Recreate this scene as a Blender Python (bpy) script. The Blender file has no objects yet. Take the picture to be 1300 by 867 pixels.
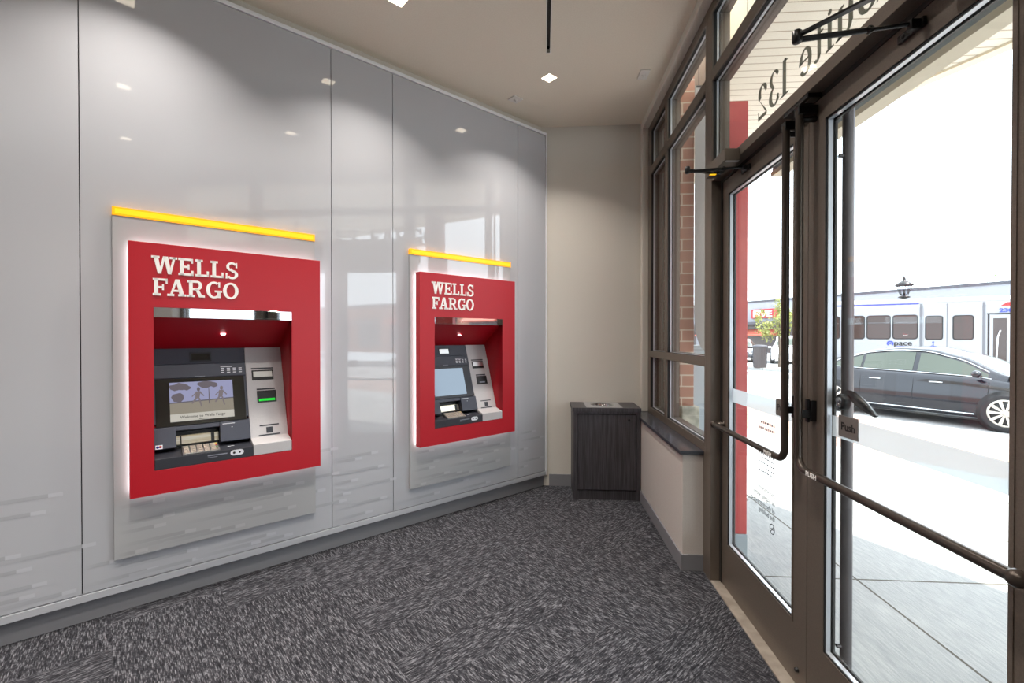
import bpy, math, random
from mathutils import Vector, Matrix
random.seed(7)
PI = math.pi
sc = bpy.context.scene
COL = sc.collection

# ------------------------------------------------------------------ materials
def lin(c):
    c = c / 255.0
    return c / 12.92 if c <= 0.04045 else ((c + 0.055) / 1.055) ** 2.4
def rgb(r, g, b): return (lin(r), lin(g), lin(b), 1.0)

def mat(name, col, rough=0.5, metal=0.0, spec=0.5, emit=None, estr=0.0, coat=0.0):
    m = bpy.data.materials.new(name); m.use_nodes = True
    p = m.node_tree.nodes['Principled BSDF']
    p.inputs['Base Color'].default_value = col
    p.inputs['Roughness'].default_value = rough
    p.inputs['Metallic'].default_value = metal
    p.inputs['Specular IOR Level'].default_value = spec
    p.inputs['Coat Weight'].default_value = coat
    p.inputs['Coat Roughness'].default_value = 0.05
    if emit:
        p.inputs['Emission Color'].default_value = emit
        p.inputs['Emission Strength'].default_value = estr
    return m

def N(m, t, **kw):
    n = m.node_tree.nodes.new(t)
    for k, v in kw.items(): setattr(n, k, v)
    return n
def L(m, a, b): m.node_tree.links.new(a, b)
def P(m): return m.node_tree.nodes['Principled BSDF']

def ramp(m, fac, stops):
    r = N(m, 'ShaderNodeValToRGB')
    els = r.color_ramp.elements
    els[0].position, els[0].color = stops[0]
    els[1].position, els[1].color = stops[-1]
    for pos, c in stops[1:-1]:
        e = els.new(pos); e.color = c
    L(m, fac, r.inputs['Fac'])
    return r.outputs['Color']

def noise_col(m, c1, c2, scale=(30, 30, 30), detail=3, rot=(0, 0, 0), lo=0.35, hi=0.65, bump=0.0, dist=0.002, coord='Object'):
    tc = N(m, 'ShaderNodeTexCoord'); mp = N(m, 'ShaderNodeMapping')
    mp.inputs['Scale'].default_value = scale; mp.inputs['Rotation'].default_value = rot
    L(m, tc.outputs[coord], mp.inputs['Vector'])
    nz = N(m, 'ShaderNodeTexNoise'); nz.inputs['Scale'].default_value = 1.0; nz.inputs['Detail'].default_value = detail
    L(m, mp.outputs['Vector'], nz.inputs['Vector'])
    L(m, ramp(m, nz.outputs['Fac'], [(lo, c1), (hi, c2)]), P(m).inputs['Base Color'])
    if bump:
        b = N(m, 'ShaderNodeBump'); b.inputs['Strength'].default_value = bump; b.inputs['Distance'].default_value = dist
        L(m, nz.outputs['Fac'], b.inputs['Height']); L(m, b.outputs['Normal'], P(m).inputs['Normal'])
    return m

M = {}
M['paint'] = noise_col(mat('beige_paint', rgb(205, 196, 180), 0.6), rgb(208, 203, 193), rgb(214, 209, 200), (150, 150, 150), bump=0.08)
M['paint_mauve'] = noise_col(mat('grey_beige_paint', rgb(196, 186, 178), 0.6), rgb(200, 192, 186), rgb(207, 200, 194), (150, 150, 150), bump=0.08)
M['ceiling'] = noise_col(mat('ceiling_paint', rgb(206, 196, 180), 0.7), rgb(228, 219, 204), rgb(233, 225, 210), (120, 120, 120), bump=0.05)
M['panel'] = mat('gloss_white_panel', rgb(187, 189, 195), 0.03, 0, 0.9)
M['plate'] = mat('gloss_grey_panel', rgb(178, 179, 181), 0.035, 0, 0.9)
M['edge'] = mat('white_edge_trim', rgb(240, 241, 244), 0.3)
M['seam'] = mat('dark_seam', rgb(70, 72, 78), 0.6)
M['red'] = noise_col(mat('red_powder_coat', rgb(186, 12, 34), 0.42), rgb(176, 8, 28), rgb(186, 12, 34), (400, 400, 400))
M['letter'] = mat('white_letter', rgb(255, 253, 250), 0.45)
M['yellow'] = mat('yellow_light_bar', rgb(235, 150, 0), 0.4, emit=rgb(255, 178, 0), estr=0.7)
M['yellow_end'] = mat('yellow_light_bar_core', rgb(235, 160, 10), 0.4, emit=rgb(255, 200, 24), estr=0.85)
M['led'] = mat('white_led', rgb(255, 255, 255), 0.5, emit=(1, 1, 1, 1), estr=7.0)
M['chrome'] = mat('polished_steel', rgb(190, 194, 198), 0.03, 1.0)
M['steel'] = mat('brushed_steel', rgb(205, 205, 205), 0.3, 1.0)
M['charcoal'] = noise_col(mat('charcoal_plastic', rgb(62, 66, 78), 0.5), rgb(56, 60, 72), rgb(68, 72, 86), (600, 600, 600))
M['charcoal_dark'] = mat('dark_charcoal_plastic', rgb(44, 46, 54), 0.45)
M['black'] = mat('black_plastic', rgb(20, 20, 22), 0.4)
M['gloss_black'] = mat('gloss_black_bezel', rgb(42, 40, 36), 0.15)
M['silver'] = noise_col(mat('silver_plastic', rgb(190, 188, 190), 0.42), rgb(184, 182, 184), rgb(196, 194, 196), (500, 500, 500))
M['green'] = mat('green_card_light', rgb(10, 170, 40), 0.4, emit=rgb(0, 210, 50), estr=0.7)
M['icon'] = mat('white_icon_print', rgb(225, 228, 235), 0.6)
M['grey_print'] = mat('grey_print', rgb(140, 144, 156), 0.6)
M['bronze'] = noise_col(mat('dark_bronze_aluminium', rgb(110, 100, 91), 0.42, 0.3), rgb(106, 96, 87), rgb(116, 105, 95), (300, 300, 300))
M['bronze_dark'] = mat('dark_bronze_recess', rgb(50, 47, 44), 0.5, 0.2)
M['bead'] = mat('bright_glazing_bead', rgb(200, 205, 212), 0.3, 0.3)
M['gasket'] = mat('black_gasket', rgb(18, 18, 20), 0.6)
M['tube'] = mat('dark_bronze_tube', rgb(78, 70, 64), 0.28, 0.6)
M['iron'] = mat('black_metal', rgb(34, 33, 34), 0.32, 0.4)
M['pull'] = mat('grey_metal_pull', rgb(96, 92, 94), 0.35, 0.3)
M['sill'] = mat('black_stone_sill', rgb(62, 64, 72), 0.2)
M['base'] = mat('grey_rubber_base', rgb(128, 128, 133), 0.55)
M['threshold'] = noise_col(mat('worn_aluminium_threshold', rgb(150, 138, 124), 0.5, 0.3), rgb(158, 148, 136), rgb(182, 172, 160), (12, 12, 12))
M['decal'] = mat('grey_vinyl_letter', rgb(128, 130, 116), 0.6)
M['decal_dark'] = mat('dark_vinyl_letter', rgb(60, 66, 70), 0.6)
M['plaque'] = mat('grey_push_plaque', rgb(112, 106, 102), 0.45)
M['ink'] = mat('black_ink', rgb(14, 14, 16), 0.5)
M['red_ext'] = noise_col(mat('red_exterior_panel', rgb(190, 70, 68), 0.45), rgb(184, 66, 66), rgb(194, 76, 72), (8, 8, 8))  # red paled all over to carry the haze of the glass
M['grey_ext'] = mat('grey_exterior_metal', rgb(158, 168, 174), 0.5)
M['cream'] = mat('cream_fascia', rgb(232, 222, 198), 0.6)
M['lamp_frame'] = mat('lamp_housing', rgb(235, 228, 215), 0.5)
M['lamp'] = mat('lamp_lens', rgb(255, 250, 240), 0.5, emit=(1.0, 0.86, 0.66, 1), estr=5.0)
M['vent_white'] = mat('white_cover_plate', rgb(225, 222, 216), 0.5)

def glass_mat(name, tint=(1, 1, 1, 1), refl=1.0, rough=0.0):
    m = bpy.data.materials.new(name); m.use_nodes = True
    nt = m.node_tree; nt.nodes.remove(P(m)); out = nt.nodes['Material Output']
    tr = N(m, 'ShaderNodeBsdfTransparent'); tr.inputs['Color'].default_value = tint
    gl = N(m, 'ShaderNodeBsdfGlossy'); gl.inputs['Roughness'].default_value = rough
    fr = N(m, 'ShaderNodeLayerWeight'); fr.inputs['Blend'].default_value = 0.5
    pw = N(m, 'ShaderNodeMath', operation='POWER'); pw.inputs[1].default_value = 5.0
    mu = N(m, 'ShaderNodeMath', operation='MULTIPLY_ADD'); mu.inputs[1].default_value = 0.9 * refl; mu.inputs[2].default_value = 0.035 * refl
    mx = N(m, 'ShaderNodeMixShader')
    L(m, fr.outputs['Facing'], pw.inputs[0]); L(m, pw.outputs[0], mu.inputs[0]); L(m, mu.outputs[0], mx.inputs['Fac'])
    L(m, tr.outputs[0], mx.inputs[1]); L(m, gl.outputs[0], mx.inputs[2]); L(m, mx.outputs[0], out.inputs['Surface'])
    return m
M['glass'] = glass_mat('clear_glass', (0.97, 0.985, 0.98, 1), 0.8)
M['glass_far'] = glass_mat('clear_lens', (0.9, 0.92, 0.95, 1), 0.8)
def frost_mat():
    m = bpy.data.materials.new('frosted_film'); m.use_nodes = True
    nt = m.node_tree; nt.nodes.remove(P(m)); out = nt.nodes['Material Output']
    tr = N(m, 'ShaderNodeBsdfTransparent'); tr.inputs['Color'].default_value = (0.86, 0.9, 0.92, 1)
    tl = N(m, 'ShaderNodeBsdfTranslucent'); tl.inputs['Color'].default_value = (0.8, 0.84, 0.86, 1)
    df = N(m, 'ShaderNodeBsdfDiffuse'); df.inputs['Color'].default_value = (0.75, 0.8, 0.83, 1)
    a = N(m, 'ShaderNodeMixShader'); a.inputs[0].default_value = 0.5
    b = N(m, 'ShaderNodeMixShader'); b.inputs[0].default_value = 0.62
    L(m, tl.outputs[0], a.inputs[1]); L(m, df.outputs[0], a.inputs[2])
    L(m, tr.outputs[0], b.inputs[1]); L(m, a.outputs[0], b.inputs[2]); L(m, b.outputs[0], out.inputs['Surface'])
    return m
M['frost'] = frost_mat()

def carpet_mat():
    m = mat('woven_carpet', rgb(70, 70, 74), 0.95, 0, 0.15)
    tc = N(m, 'ShaderNodeTexCoord')
    def math_(op, a, b=None):
        n = N(m, 'ShaderNodeMath', operation=op)
        for i, v in enumerate((a, b)):
            if v is None: continue
            if isinstance(v, (int, float)): n.inputs[i].default_value = v
            else: L(m, v, n.inputs[i])
        return n.outputs[0]
    mp = N(m, 'ShaderNodeMapping'); mp.inputs['Rotation'].default_value = (0, 0, -PI / 4)
    L(m, tc.outputs['Object'], mp.inputs['Vector'])
    sp = N(m, 'ShaderNodeSeparateXYZ'); L(m, mp.outputs['Vector'], sp.inputs[0])
    def rows(u, v, pitch):
        q = math_('DIVIDE', u, pitch); r = math_('FLOOR', q); fr = math_('SUBTRACT', q, r)
        cb = N(m, 'ShaderNodeCombineXYZ'); L(m, math_('MULTIPLY', r, 7.37), cb.inputs['X']); L(m, math_('MULTIPLY', v, 19.0), cb.inputs['Y'])
        nz = N(m, 'ShaderNodeTexNoise'); nz.inputs['Scale'].default_value = 1.0; nz.inputs['Detail'].default_value = 3.0; nz.inputs['Roughness'].default_value = 0.65
        L(m, cb.outputs[0], nz.inputs['Vector'])
        groove = math_('ABSOLUTE', math_('SUBTRACT', fr, 0.5))
        return math_('SUBTRACT', nz.outputs['Fac'], math_('MULTIPLY', groove, 0.22))
    a = rows(sp.outputs['X'], sp.outputs['Y'], 0.0048); b = rows(sp.outputs['Y'], sp.outputs['X'], 0.0048)
    ck = N(m, 'ShaderNodeTexBrick'); ck.inputs['Scale'].default_value = 1.0
    ck.inputs['Color1'].default_value = (0, 0, 0, 1); ck.inputs['Color2'].default_value = (1, 1, 1, 1)
    ck.inputs['Mortar'].default_value = (0, 0, 0, 1); ck.inputs['Mortar Size'].default_value = 0.0
    ck.inputs['Brick Width'].default_value = 1.0; ck.inputs['Row Height'].default_value = 0.25
    L(m, mp.outputs['Vector'], ck.inputs['Vector'])
    r1 = ramp(m, ck.outputs['Color'], [(0.52, (0, 0, 0, 1)), (0.54, (1, 1, 1, 1))])
    mix = N(m, 'ShaderNodeMix'); mix.data_type = 'FLOAT'
    L(m, r1, mix.inputs['Factor']); L(m, a, mix.inputs['A']); L(m, b, mix.inputs['B'])
    c = ramp(m, mix.outputs['Result'], [(0.28, rgb(26, 26, 30)), (0.45, rgb(56, 56, 61)), (0.68, rgb(140, 140, 146))])
    L(m, c, P(m).inputs['Base Color'])
    bp = N(m, 'ShaderNodeBump'); bp.inputs['Strength'].default_value = 0.5; bp.inputs['Distance'].default_value = 0.003
    L(m, mix.outputs['Result'], bp.inputs['Height']); L(m, bp.outputs['Normal'], P(m).inputs['Normal'])
    return m
M['carpet'] = carpet_mat()

def brick_mat(name, c1, c2, mortar, bw, bh, msz=0.01, axes='XZ', off=0.5, rot=0):
    m = mat(name, c1, 0.85)
    tc = N(m, 'ShaderNodeTexCoord'); src = tc.outputs['Object']
    if axes != 'XY':
        sp = N(m, 'ShaderNodeSeparateXYZ'); cb = N(m, 'ShaderNodeCombineXYZ'); ad = N(m, 'ShaderNodeMath', operation='ADD')
        L(m, src, sp.inputs[0]); L(m, sp.outputs['X'], ad.inputs[0]); L(m, sp.outputs['Y'], ad.inputs[1])
        L(m, ad.outputs[0], cb.inputs['X']); L(m, sp.outputs['Z'], cb.inputs['Y']); src = cb.outputs[0]
    mp = N(m, 'ShaderNodeMapping'); mp.inputs['Rotation'].default_value = (0, 0, rot); L(m, src, mp.inputs['Vector'])
    bt = N(m, 'ShaderNodeTexBrick'); bt.offset = off
    bt.inputs['Scale'].default_value = 1; bt.inputs['Color1'].default_value = c1; bt.inputs['Color2'].default_value = c2
    bt.inputs['Mortar'].default_value = mortar; bt.inputs['Mortar Size'].default_value = msz
    bt.inputs['Brick Width'].default_value = bw; bt.inputs['Row Height'].default_value = bh
    L(m, mp.outputs['Vector'], bt.inputs['Vector']); L(m, bt.outputs['Color'], P(m).inputs['Base Color'])
    return m
M['brick'] = brick_mat('red_brick', rgb(176, 128, 108), rgb(164, 118, 98), rgb(206, 196, 176), 0.3, 0.1, 0.006)
M['brick_far'] = brick_mat('brown_brick', rgb(150, 90, 72), rgb(130, 78, 62), rgb(180, 160, 140), 0.4, 0.15, 0.012)
M['paver'] = brick_mat('pink_brick_pavers', rgb(150, 118, 104), rgb(136, 104, 92), rgb(160, 146, 134), 0.22, 0.11, 0.006, 'XY', rot=0.52)

def line_mat(name, c1, c2, line, axis, period, phase, width, noise=(3, 3, 3), rough=0.8, axis2=None, phase2=0, bump=0.25):
    m = mat(name, c1, rough, 0, 0.3)
    noise_col(m, c1, c2, noise, 5, bump=bump)
    base = P(m).inputs['Base Color'].links[0].from_socket
    tc = N(m, 'ShaderNodeTexCoord'); sp = N(m, 'ShaderNodeSeparateXYZ'); L(m, tc.outputs['Object'], sp.inputs[0])
    def lm(ax, ph):
        a = N(m, 'ShaderNodeMath', operation='SUBTRACT'); a.inputs[1].default_value = ph - period / 2
        b = N(m, 'ShaderNodeMath', operation='FLOORED_MODULO'); b.inputs[1].default_value = period
        c = N(m, 'ShaderNodeMath', operation='SUBTRACT'); c.inputs[1].default_value = period / 2
        d = N(m, 'ShaderNodeMath', operation='ABSOLUTE'); e = N(m, 'ShaderNodeMath', operation='LESS_THAN'); e.inputs[1].default_value = width
        L(m, sp.outputs[ax], a.inputs[0]); L(m, a.outputs[0], b.inputs[0]); L(m, b.outputs[0], c.inputs[0]); L(m, c.outputs[0], d.inputs[0]); L(m, d.outputs[0], e.inputs[0])
        return e.outputs[0]
    f = lm(axis, phase)
    if axis2:
        g = lm(axis2, phase2); mxn = N(m, 'ShaderNodeMath', operation='MAXIMUM'); L(m, f, mxn.inputs[0]); L(m, g, mxn.inputs[1]); f = mxn.outputs[0]
    mx = N(m, 'ShaderNodeMix'); mx.data_type = 'RGBA'; mx.inputs['B'].default_value = line
    L(m, f, mx.inputs['Factor']); L(m, base, mx.inputs['A']); L(m, mx.outputs['Result'], P(m).inputs['Base Color'])
    return m
M['concrete'] = line_mat('broomed_concrete', rgb(150, 152, 153), rgb(168, 169, 168), rgb(84, 80, 72), 'X', 1.5, 1.98, 0.007, (90, 9, 9), axis2='Y', phase2=3.05)
M['soffit'] = line_mat('cream_soffit_boards', rgb(226, 222, 208), rgb(222, 218, 203), rgb(168, 158, 138), 'Y', 0.0975, 0.02, 0.0055, (4, 4, 4), 0.6, bump=0.0)
M['fascia_seam'] = line_mat('cream_fascia_panels', rgb(176, 160, 132), rgb(170, 154, 126), rgb(60, 52, 46), 'Y', 0.36, 3.53, 0.006, (60, 60, 60), 0.6, bump=0.0)
M['asphalt'] = noise_col(mat('pale_asphalt', rgb(150, 150, 150), 0.9), rgb(140, 140, 141), rgb(162, 161, 160), (4, 4, 4), 6)
def wood_mat():
    m = mat('dark_wood_laminate', rgb(78, 74, 76), 0.45)
    return noise_col(m, rgb(50, 48, 51), rgb(76, 73, 78), (110, 110, 4), 4, bump=0.15, dist=0.001)
M['wood'] = wood_mat()
M['grey_top'] = mat('grey_laminate_inlay', rgb(150, 150, 152), 0.4)

# ------------------------------------------------------------------ mesh building
class MB:
    def __init__(s): s.v = []; s.f = []; s.mi = []; s.m = 0; s.tf = None; s.sm = []
    def add(s, vs, fs, smooth=False):
        b = len(s.v)
        s.v += [tuple(s.tf(Vector(p))) if s.tf else tuple(p) for p in vs]
        for f in fs: s.f.append(tuple(i + b for i in f)); s.mi.append(s.m); s.sm.append(smooth)
    def box(s, x0, x1, y0, y1, z0, z1):
        x0, x1 = min(x0, x1), max(x0, x1); y0, y1 = min(y0, y1), max(y0, y1); z0, z1 = min(z0, z1), max(z0, z1)
        s.add([(x0, y0, z0), (x1, y0, z0), (x1, y1, z0), (x0, y1, z0), (x0, y0, z1), (x1, y0, z1), (x1, y1, z1), (x0, y1, z1)],
              [(0, 3, 2, 1), (4, 5, 6, 7), (0, 1, 5, 4), (1, 2, 6, 5), (2, 3, 7, 6), (3, 0, 4, 7)])
        return s
    def ring(s, a, b, c, d, ha, hb, hc, hd, t0, t1, plane='xz'):
        # rectangular frame: outer a..b x c..d, hole ha..hb x hc..hd, thickness t0..t1
        t0, t1 = min(t0, t1), max(t0, t1)
        o = [(a, c), (b, c), (b, d), (a, d)]; i = [(ha, hc), (hb, hc), (hb, hd), (ha, hd)]
        mp = (lambda p, t: (p[0], t, p[1])) if plane == 'xz' else (lambda p, t: (t, p[0], p[1]))
        vs = [mp(p, t0) for p in o + i] + [mp(p, t1) for p in o + i]; fs = []
        for k in range(4):
            j = (k + 1) % 4
            fs += [(k, j, 4 + j, 4 + k), (8 + k, 12 + k, 12 + j, 8 + j), (k, 8 + k, 8 + j, j), (4 + k, 4 + j, 12 + j, 12 + k)]
        if plane != 'xz': fs = [tuple(reversed(f)) for f in fs]
        s.add(vs, fs)
        return s
    def prism(s, poly, fn, d0, d1):
        # poly: 2D points; fn(u, v, w) -> 3D
        n = len(poly)
        vs = [fn(u, v, d0) for u, v in poly] + [fn(u, v, d1) for u, v in poly]
        s.add(vs, [tuple(range(n - 1, -1, -1)), tuple(range(n, 2 * n))] + [(i, (i + 1) % n, n + (i + 1) % n, n + i) for i in range(n)])
        return s
    def tube(s, pts, r, seg=12, caps=True, smooth=True):
        pts = [Vector(p) for p in pts]; n = len(pts); rr = r if isinstance(r, (list, tuple)) else [r] * n
        dirs = []
        for i in range(n):
            a = pts[max(i - 1, 0)]; b = pts[min(i + 1, n - 1)]; dirs.append((b - a).normalized())
        up = Vector((0, 0, 1)) if abs(dirs[0].z) < 0.9 else Vector((1, 0, 0))
        vs = []
        u = dirs[0].cross(up).normalized()
        for i in range(n):
            u = (u - dirs[i] * u.dot(dirs[i])).normalized(); w = dirs[i].cross(u)
            for k in range(seg):
                an = 2 * PI * k / seg; vs.append(pts[i] + (u * math.cos(an) + w * math.sin(an)) * rr[i])
        fs = [(i * seg + k, i * seg + (k + 1) % seg, (i + 1) * seg + (k + 1) % seg, (i + 1) * seg + k) for i in range(n - 1) for k in range(seg)]
        s.add(vs, fs, smooth)
        if caps: s.add(vs[:seg], [tuple(range(seg - 1, -1, -1))]); s.add(vs[-seg:], [tuple(range(seg))])
        return s
    def lathe(s, prof, c=(0, 0, 0), seg=24, axis='z', smooth=True):
        def mp(r, h, a):
            x, y = r * math.cos(a), r * math.sin(a)
            return (c[0] + x, c[1] + y, c[2] + h) if axis == 'z' else ((c[0] + h, c[1] + x, c[2] + y) if axis == 'x' else (c[0] + y, c[1] + h, c[2] + x))
        vs = [mp(r, h, 2 * PI * k / seg) for r, h in prof for k in range(seg)]
        s.add(vs, [(i * seg + k, i * seg + (k + 1) % seg, (i + 1) * seg + (k + 1) % seg, (i + 1) * seg + k) for i in range(len(prof) - 1) for k in range(seg)], smooth)
        return s
    def grid(s, rows, smooth=True, closed=False):
        n = len(rows[0]); vs = [p for r in rows for p in r]
        s.add(vs, [(i * n + k, i * n + (k + 1) % n, (i + 1) * n + (k + 1) % n, (i + 1) * n + k) for i in range(len(rows) - 1) for k in range(n if closed else n - 1)], smooth)
        return s
    def build(s, name, mats, parent=None, bevel=0.0, kind=None):
        me = bpy.data.meshes.new(name); me.from_pydata(s.v, [], s.f)
        for m_ in (mats if isinstance(mats, list) else [mats]): me.materials.append(m_)
        me.polygons.foreach_set('material_index', s.mi); me.polygons.foreach_set('use_smooth', s.sm)
        me.update()
        o = bpy.data.objects.new(name, me); COL.objects.link(o)
        if parent: o.parent = parent
        if bevel:
            b = o.modifiers.new('bevel', 'BEVEL'); b.width = bevel; b.segments = 2; b.limit_method = 'ANGLE'; b.angle_limit = 0.7
        if kind: o['kind'] = kind
        return o
def box(x0, x1, y0, y1, z0, z1): return MB().box(x0, x1, y0, y1, z0, z1)

def thing(name, label, cat, loc=(0, 0, 0), rotz=0.0, group=None):
    o = bpy.data.objects.new(name, None); o.empty_display_size = 0.1; COL.objects.link(o)
    o.location = loc; o.rotation_euler = (0, 0, rotz)
    o['label'] = label; o['category'] = cat
    if group: o['group'] = group
    return o
def tag(o, label, cat, group=None):
    o['label'] = label; o['category'] = cat
    if group: o['group'] = group
    return o
def struct(name, loc=(0, 0, 0), rotz=0.0):
    o = bpy.data.objects.new(name, None); o.empty_display_size = 0.1; COL.objects.link(o); o.location = loc; o.rotation_euler = (0, 0, rotz)
    o['kind'] = 'structure'; return o

def text(name, body, size, fn, m, parent, depth=0.0015, align='LEFT', xs=1.0, mirror=False, bold=0.0, label=None):
    """lettering: fn(u, v, w) maps the text plane to local space"""
    cu = bpy.data.curves.new(name, 'FONT'); cu.body = body; cu.size = size; cu.align_x = align; cu.extrude = depth; cu.resolution_u = 3; cu.offset = bold
    t = bpy.data.objects.new('tmp', cu); COL.objects.link(t)
    bpy.context.view_layer.update()
    me = bpy.data.meshes.new_from_object(t.evaluated_get(bpy.context.evaluated_depsgraph_get()))
    bpy.data.objects.remove(t)
    for v in me.vertices:
        u = v.co.x * xs
        v.co = Vector(fn(-u if mirror else u, v.co.y, v.co.z))
    me.materials.clear(); me.materials.append(m)
    o = bpy.data.objects.new(name, me); COL.objects.link(o)
    if parent: o.parent = parent
    if label: o['label'] = label
    return o

# slab-serif capitals drawn as unions of convex polygons, height 1
def arc(cx, cz, rx, rz, a0, a1, wx, wz, n=14):
    out = []
    for i in range(n):
        t0 = math.radians(a0 + (a1 - a0) * i / n); t1 = math.radians(a0 + (a1 - a0) * (i + 1) / n)
        o = lambda t: (cx + rx * math.cos(t), cz + rz * math.sin(t)); q = lambda t: (cx + (rx - wx) * math.cos(t), cz + (rz - wz) * math.sin(t))
        out.append([o(t0), o(t1), q(t1), q(t0)])
    return out
def rc(x0, x1, z0, z1): return [(x0, z0), (x1, z0), (x1, z1), (x0, z1)]
S_ = 0.21; F_ = 0.13
def slab(ch):
    if ch == 'E': return 0.86, [rc(0.08, 0.08 + S_, 0, 1), rc(0, 0.82, 0, F_), rc(0, 0.8, 1 - F_, 1), rc(0.1, 0.58, 0.44, 0.56), rc(0.5, 0.6, 0.34, 0.66), rc(0.7, 0.82, 0, 0.3), rc(0.69, 0.8, 0.72, 1)]
    if ch == 'L': return 0.8, [rc(0.1, 0.1 + S_, 0, 1), rc(0, 0.76, 0, F_), rc(0, 0.42, 1 - F_, 1), rc(0.64, 0.76, 0, 0.34)]
    if ch == 'F': return 0.72, [rc(0.08, 0.08 + S_, 0, 1), rc(0, 0.44, 0, F_), rc(0, 0.8, 1 - F_, 1), rc(0.1, 0.58, 0.43, 0.55), rc(0.5, 0.6, 0.33, 0.66), rc(0.69, 0.8, 0.7, 1)]
    if ch == 'W':
        p = [rc(0, 0.42, 1 - F_, 1), rc(0.94, 1.34, 1 - F_, 1)]
        for a, b in (((0.1, 1), (0.36, 0)), ((0.62, 1), (0.88, 0))): p.append([(a[0], a[1]), (a[0] + 0.24, a[1]), (b[0] + 0.16, 0), (b[0] - 0.03, 0)])
        for a, b in (((0.6, 1), (0.36, 0)), ((1.13, 1), (0.88, 0))): p.append([(a[0], a[1]), (a[0] + 0.13, a[1]), (b[0] + 0.14, 0), (b[0], 0)])
        return 1.34, p
    if ch == 'A':
        return 1.06, [[(0.45, 1), (0.68, 1), (0.96, 0), (0.7, 0)], [(0.45, 1), (0.55, 0.92), (0.26, 0), (0.12, 0)], rc(0.28, 0.76, 0.26, 0.38), rc(0, 0.38, 0, F_), rc(0.6, 1.06, 0, F_)]
    if ch == 'R':
        return 1.02, [rc(0.1, 0.1 + S_, 0, 1), rc(0, 0.44, 0, F_), rc(0, 0.55, 1 - F_, 1), rc(0.2, 0.55, 0.42, 0.54)] + arc(0.55, 0.71, 0.32, 0.29, -90, 90, 0.2, 0.12) + [[(0.46, 0.46), (0.66, 0.48), (0.92, 0), (0.68, 0)], rc(0.72, 1.02, 0, F_)]
    if ch == 'G':
        return 0.98, arc(0.5, 0.5, 0.48, 0.52, 55, 330, 0.22, 0.12, 22) + [rc(0.7, 0.9, 0.02, 0.46), rc(0.54, 0.98, 0.36, 0.48), rc(0.76, 0.87, 0.68, 1.0)]
    if ch == 'O': return 1.0, arc(0.5, 0.5, 0.49, 0.52, 0, 360, 0.22, 0.12, 28)
    if ch == 'S':
        return 0.8, arc(0.4, 0.735, 0.34, 0.285, 30, 250, 0.17, 0.12, 14) + arc(0.4, 0.265, 0.37, 0.285, -150, 80, 0.19, 0.12, 14) + [[(0.2, 0.56), (0.34, 0.64), (0.62, 0.42), (0.46, 0.37)], rc(0.62, 0.72, 0.68, 1.0), rc(0.02, 0.12, 0, 0.34)]
def slab_word(name, word, u0, u1, v0, h, fn, m, parent, d0=0, d1=0.004):
    gl = [slab(c) for c in word]; tot = sum(g[0] for g in gl) + 0.06 * (len(word) - 1); k = (u1 - u0) / tot
    mb = MB(); u = u0
    for w, polys in gl:
        for pl in polys: mb.prism([(u + a * k, v0 + b * h) for a, b in pl], fn, d0, d1)
        u += (w + 0.06) * k
    return mb.build(name, m, parent)

# serif lower-case and figures for the suite number
def stem(x, z0, z1, w=0.13): return rc(x - w * .2, x + w * 1.25, z0, z1)
def hair(x0, x1, z, t=0.05): return rc(x0, x1, z, z + t)
def serif(ch):
    arc = lambda cx, cz, rx, rz, a0, a1, wx, wz, n=14: globals()['arc'](cx, cz, rx * 1.04, rz, a0, a1, min(rx, wx * 1.5), min(rz, wz * 1.5), n)
    if ch == '1': return 0.5, [stem(0.2, 0, 0.98, 0.12), hair(0.05, 0.47, 0), [(0.06, 0.88), (0.2, 0.9), (0.28, 1), (0.24, 1)]]
    if ch == '3': return 0.62, arc(0.27, 0.76, 0.25, 0.24, -70, 150, 0.1, 0.04) + arc(0.25, 0.28, 0.31, 0.29, -150, 85, 0.12, 0.04) + arc(0.07, 0.2, 0.06, 0.06, 0, 360, 0.06, 0.06) + arc(0.08, 0.84, 0.055, 0.055, 0, 360, 0.055, 0.055)
    if ch == '2': return 0.64, arc(0.29, 0.73, 0.27, 0.27, -35, 165, 0.12, 0.04) + [[(0.5, 0.6), (0.42, 0.52), (0.04, 0.02), (0.04, 0.12)], [(0.04, 0), (0.56, 0), (0.58, 0.12), (0.08, 0.1)], rc(0.53, 0.57, 0, 0.26)] + arc(0.08, 0.76, 0.055, 0.055, 0, 360, 0.055, 0.055)
    if ch == 'S': return 0.66, arc(0.32, 0.74, 0.27, 0.26, 25, 245, 0.1, 0.04) + arc(0.32, 0.26, 0.28, 0.26, -155, 80, 0.1, 0.04) + [[(0.12, 0.6), (0.22, 0.66), (0.52, 0.42), (0.42, 0.34)], rc(0.55, 0.58, 0.7, 1), rc(0.04, 0.07, 0, 0.3)]
    if ch == 'u': return 0.66, [stem(0.08, 0.16, 0.66, 0.1), stem(0.44, 0, 0.66, 0.1), hair(0, 0.18, 0.64), hair(0.36, 0.54, 0.64), hair(0.44, 0.64, 0)] + arc(0.31, 0.19, 0.22, 0.2, 180, 330, 0.09, 0.05)
    if ch == 'i': return 0.34, [stem(0.1, 0, 0.66, 0.1), hair(0, 0.3, 0), hair(0.02, 0.2, 0.64)] + arc(0.15, 0.86, 0.065, 0.065, 0, 360, 0.065, 0.065)
    if ch == 't': return 0.42, [stem(0.12, 0.12, 0.86, 0.09), hair(0, 0.36, 0.62)] + arc(0.26, 0.15, 0.14, 0.15, 180, 330, 0.08, 0.04)
    if ch == 'e': return 0.58, arc(0.28, 0.33, 0.27, 0.345, 0, 325, 0.1, 0.04, 20) + [hair(0.1, 0.55, 0.34)]
    return 0.34, []

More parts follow.
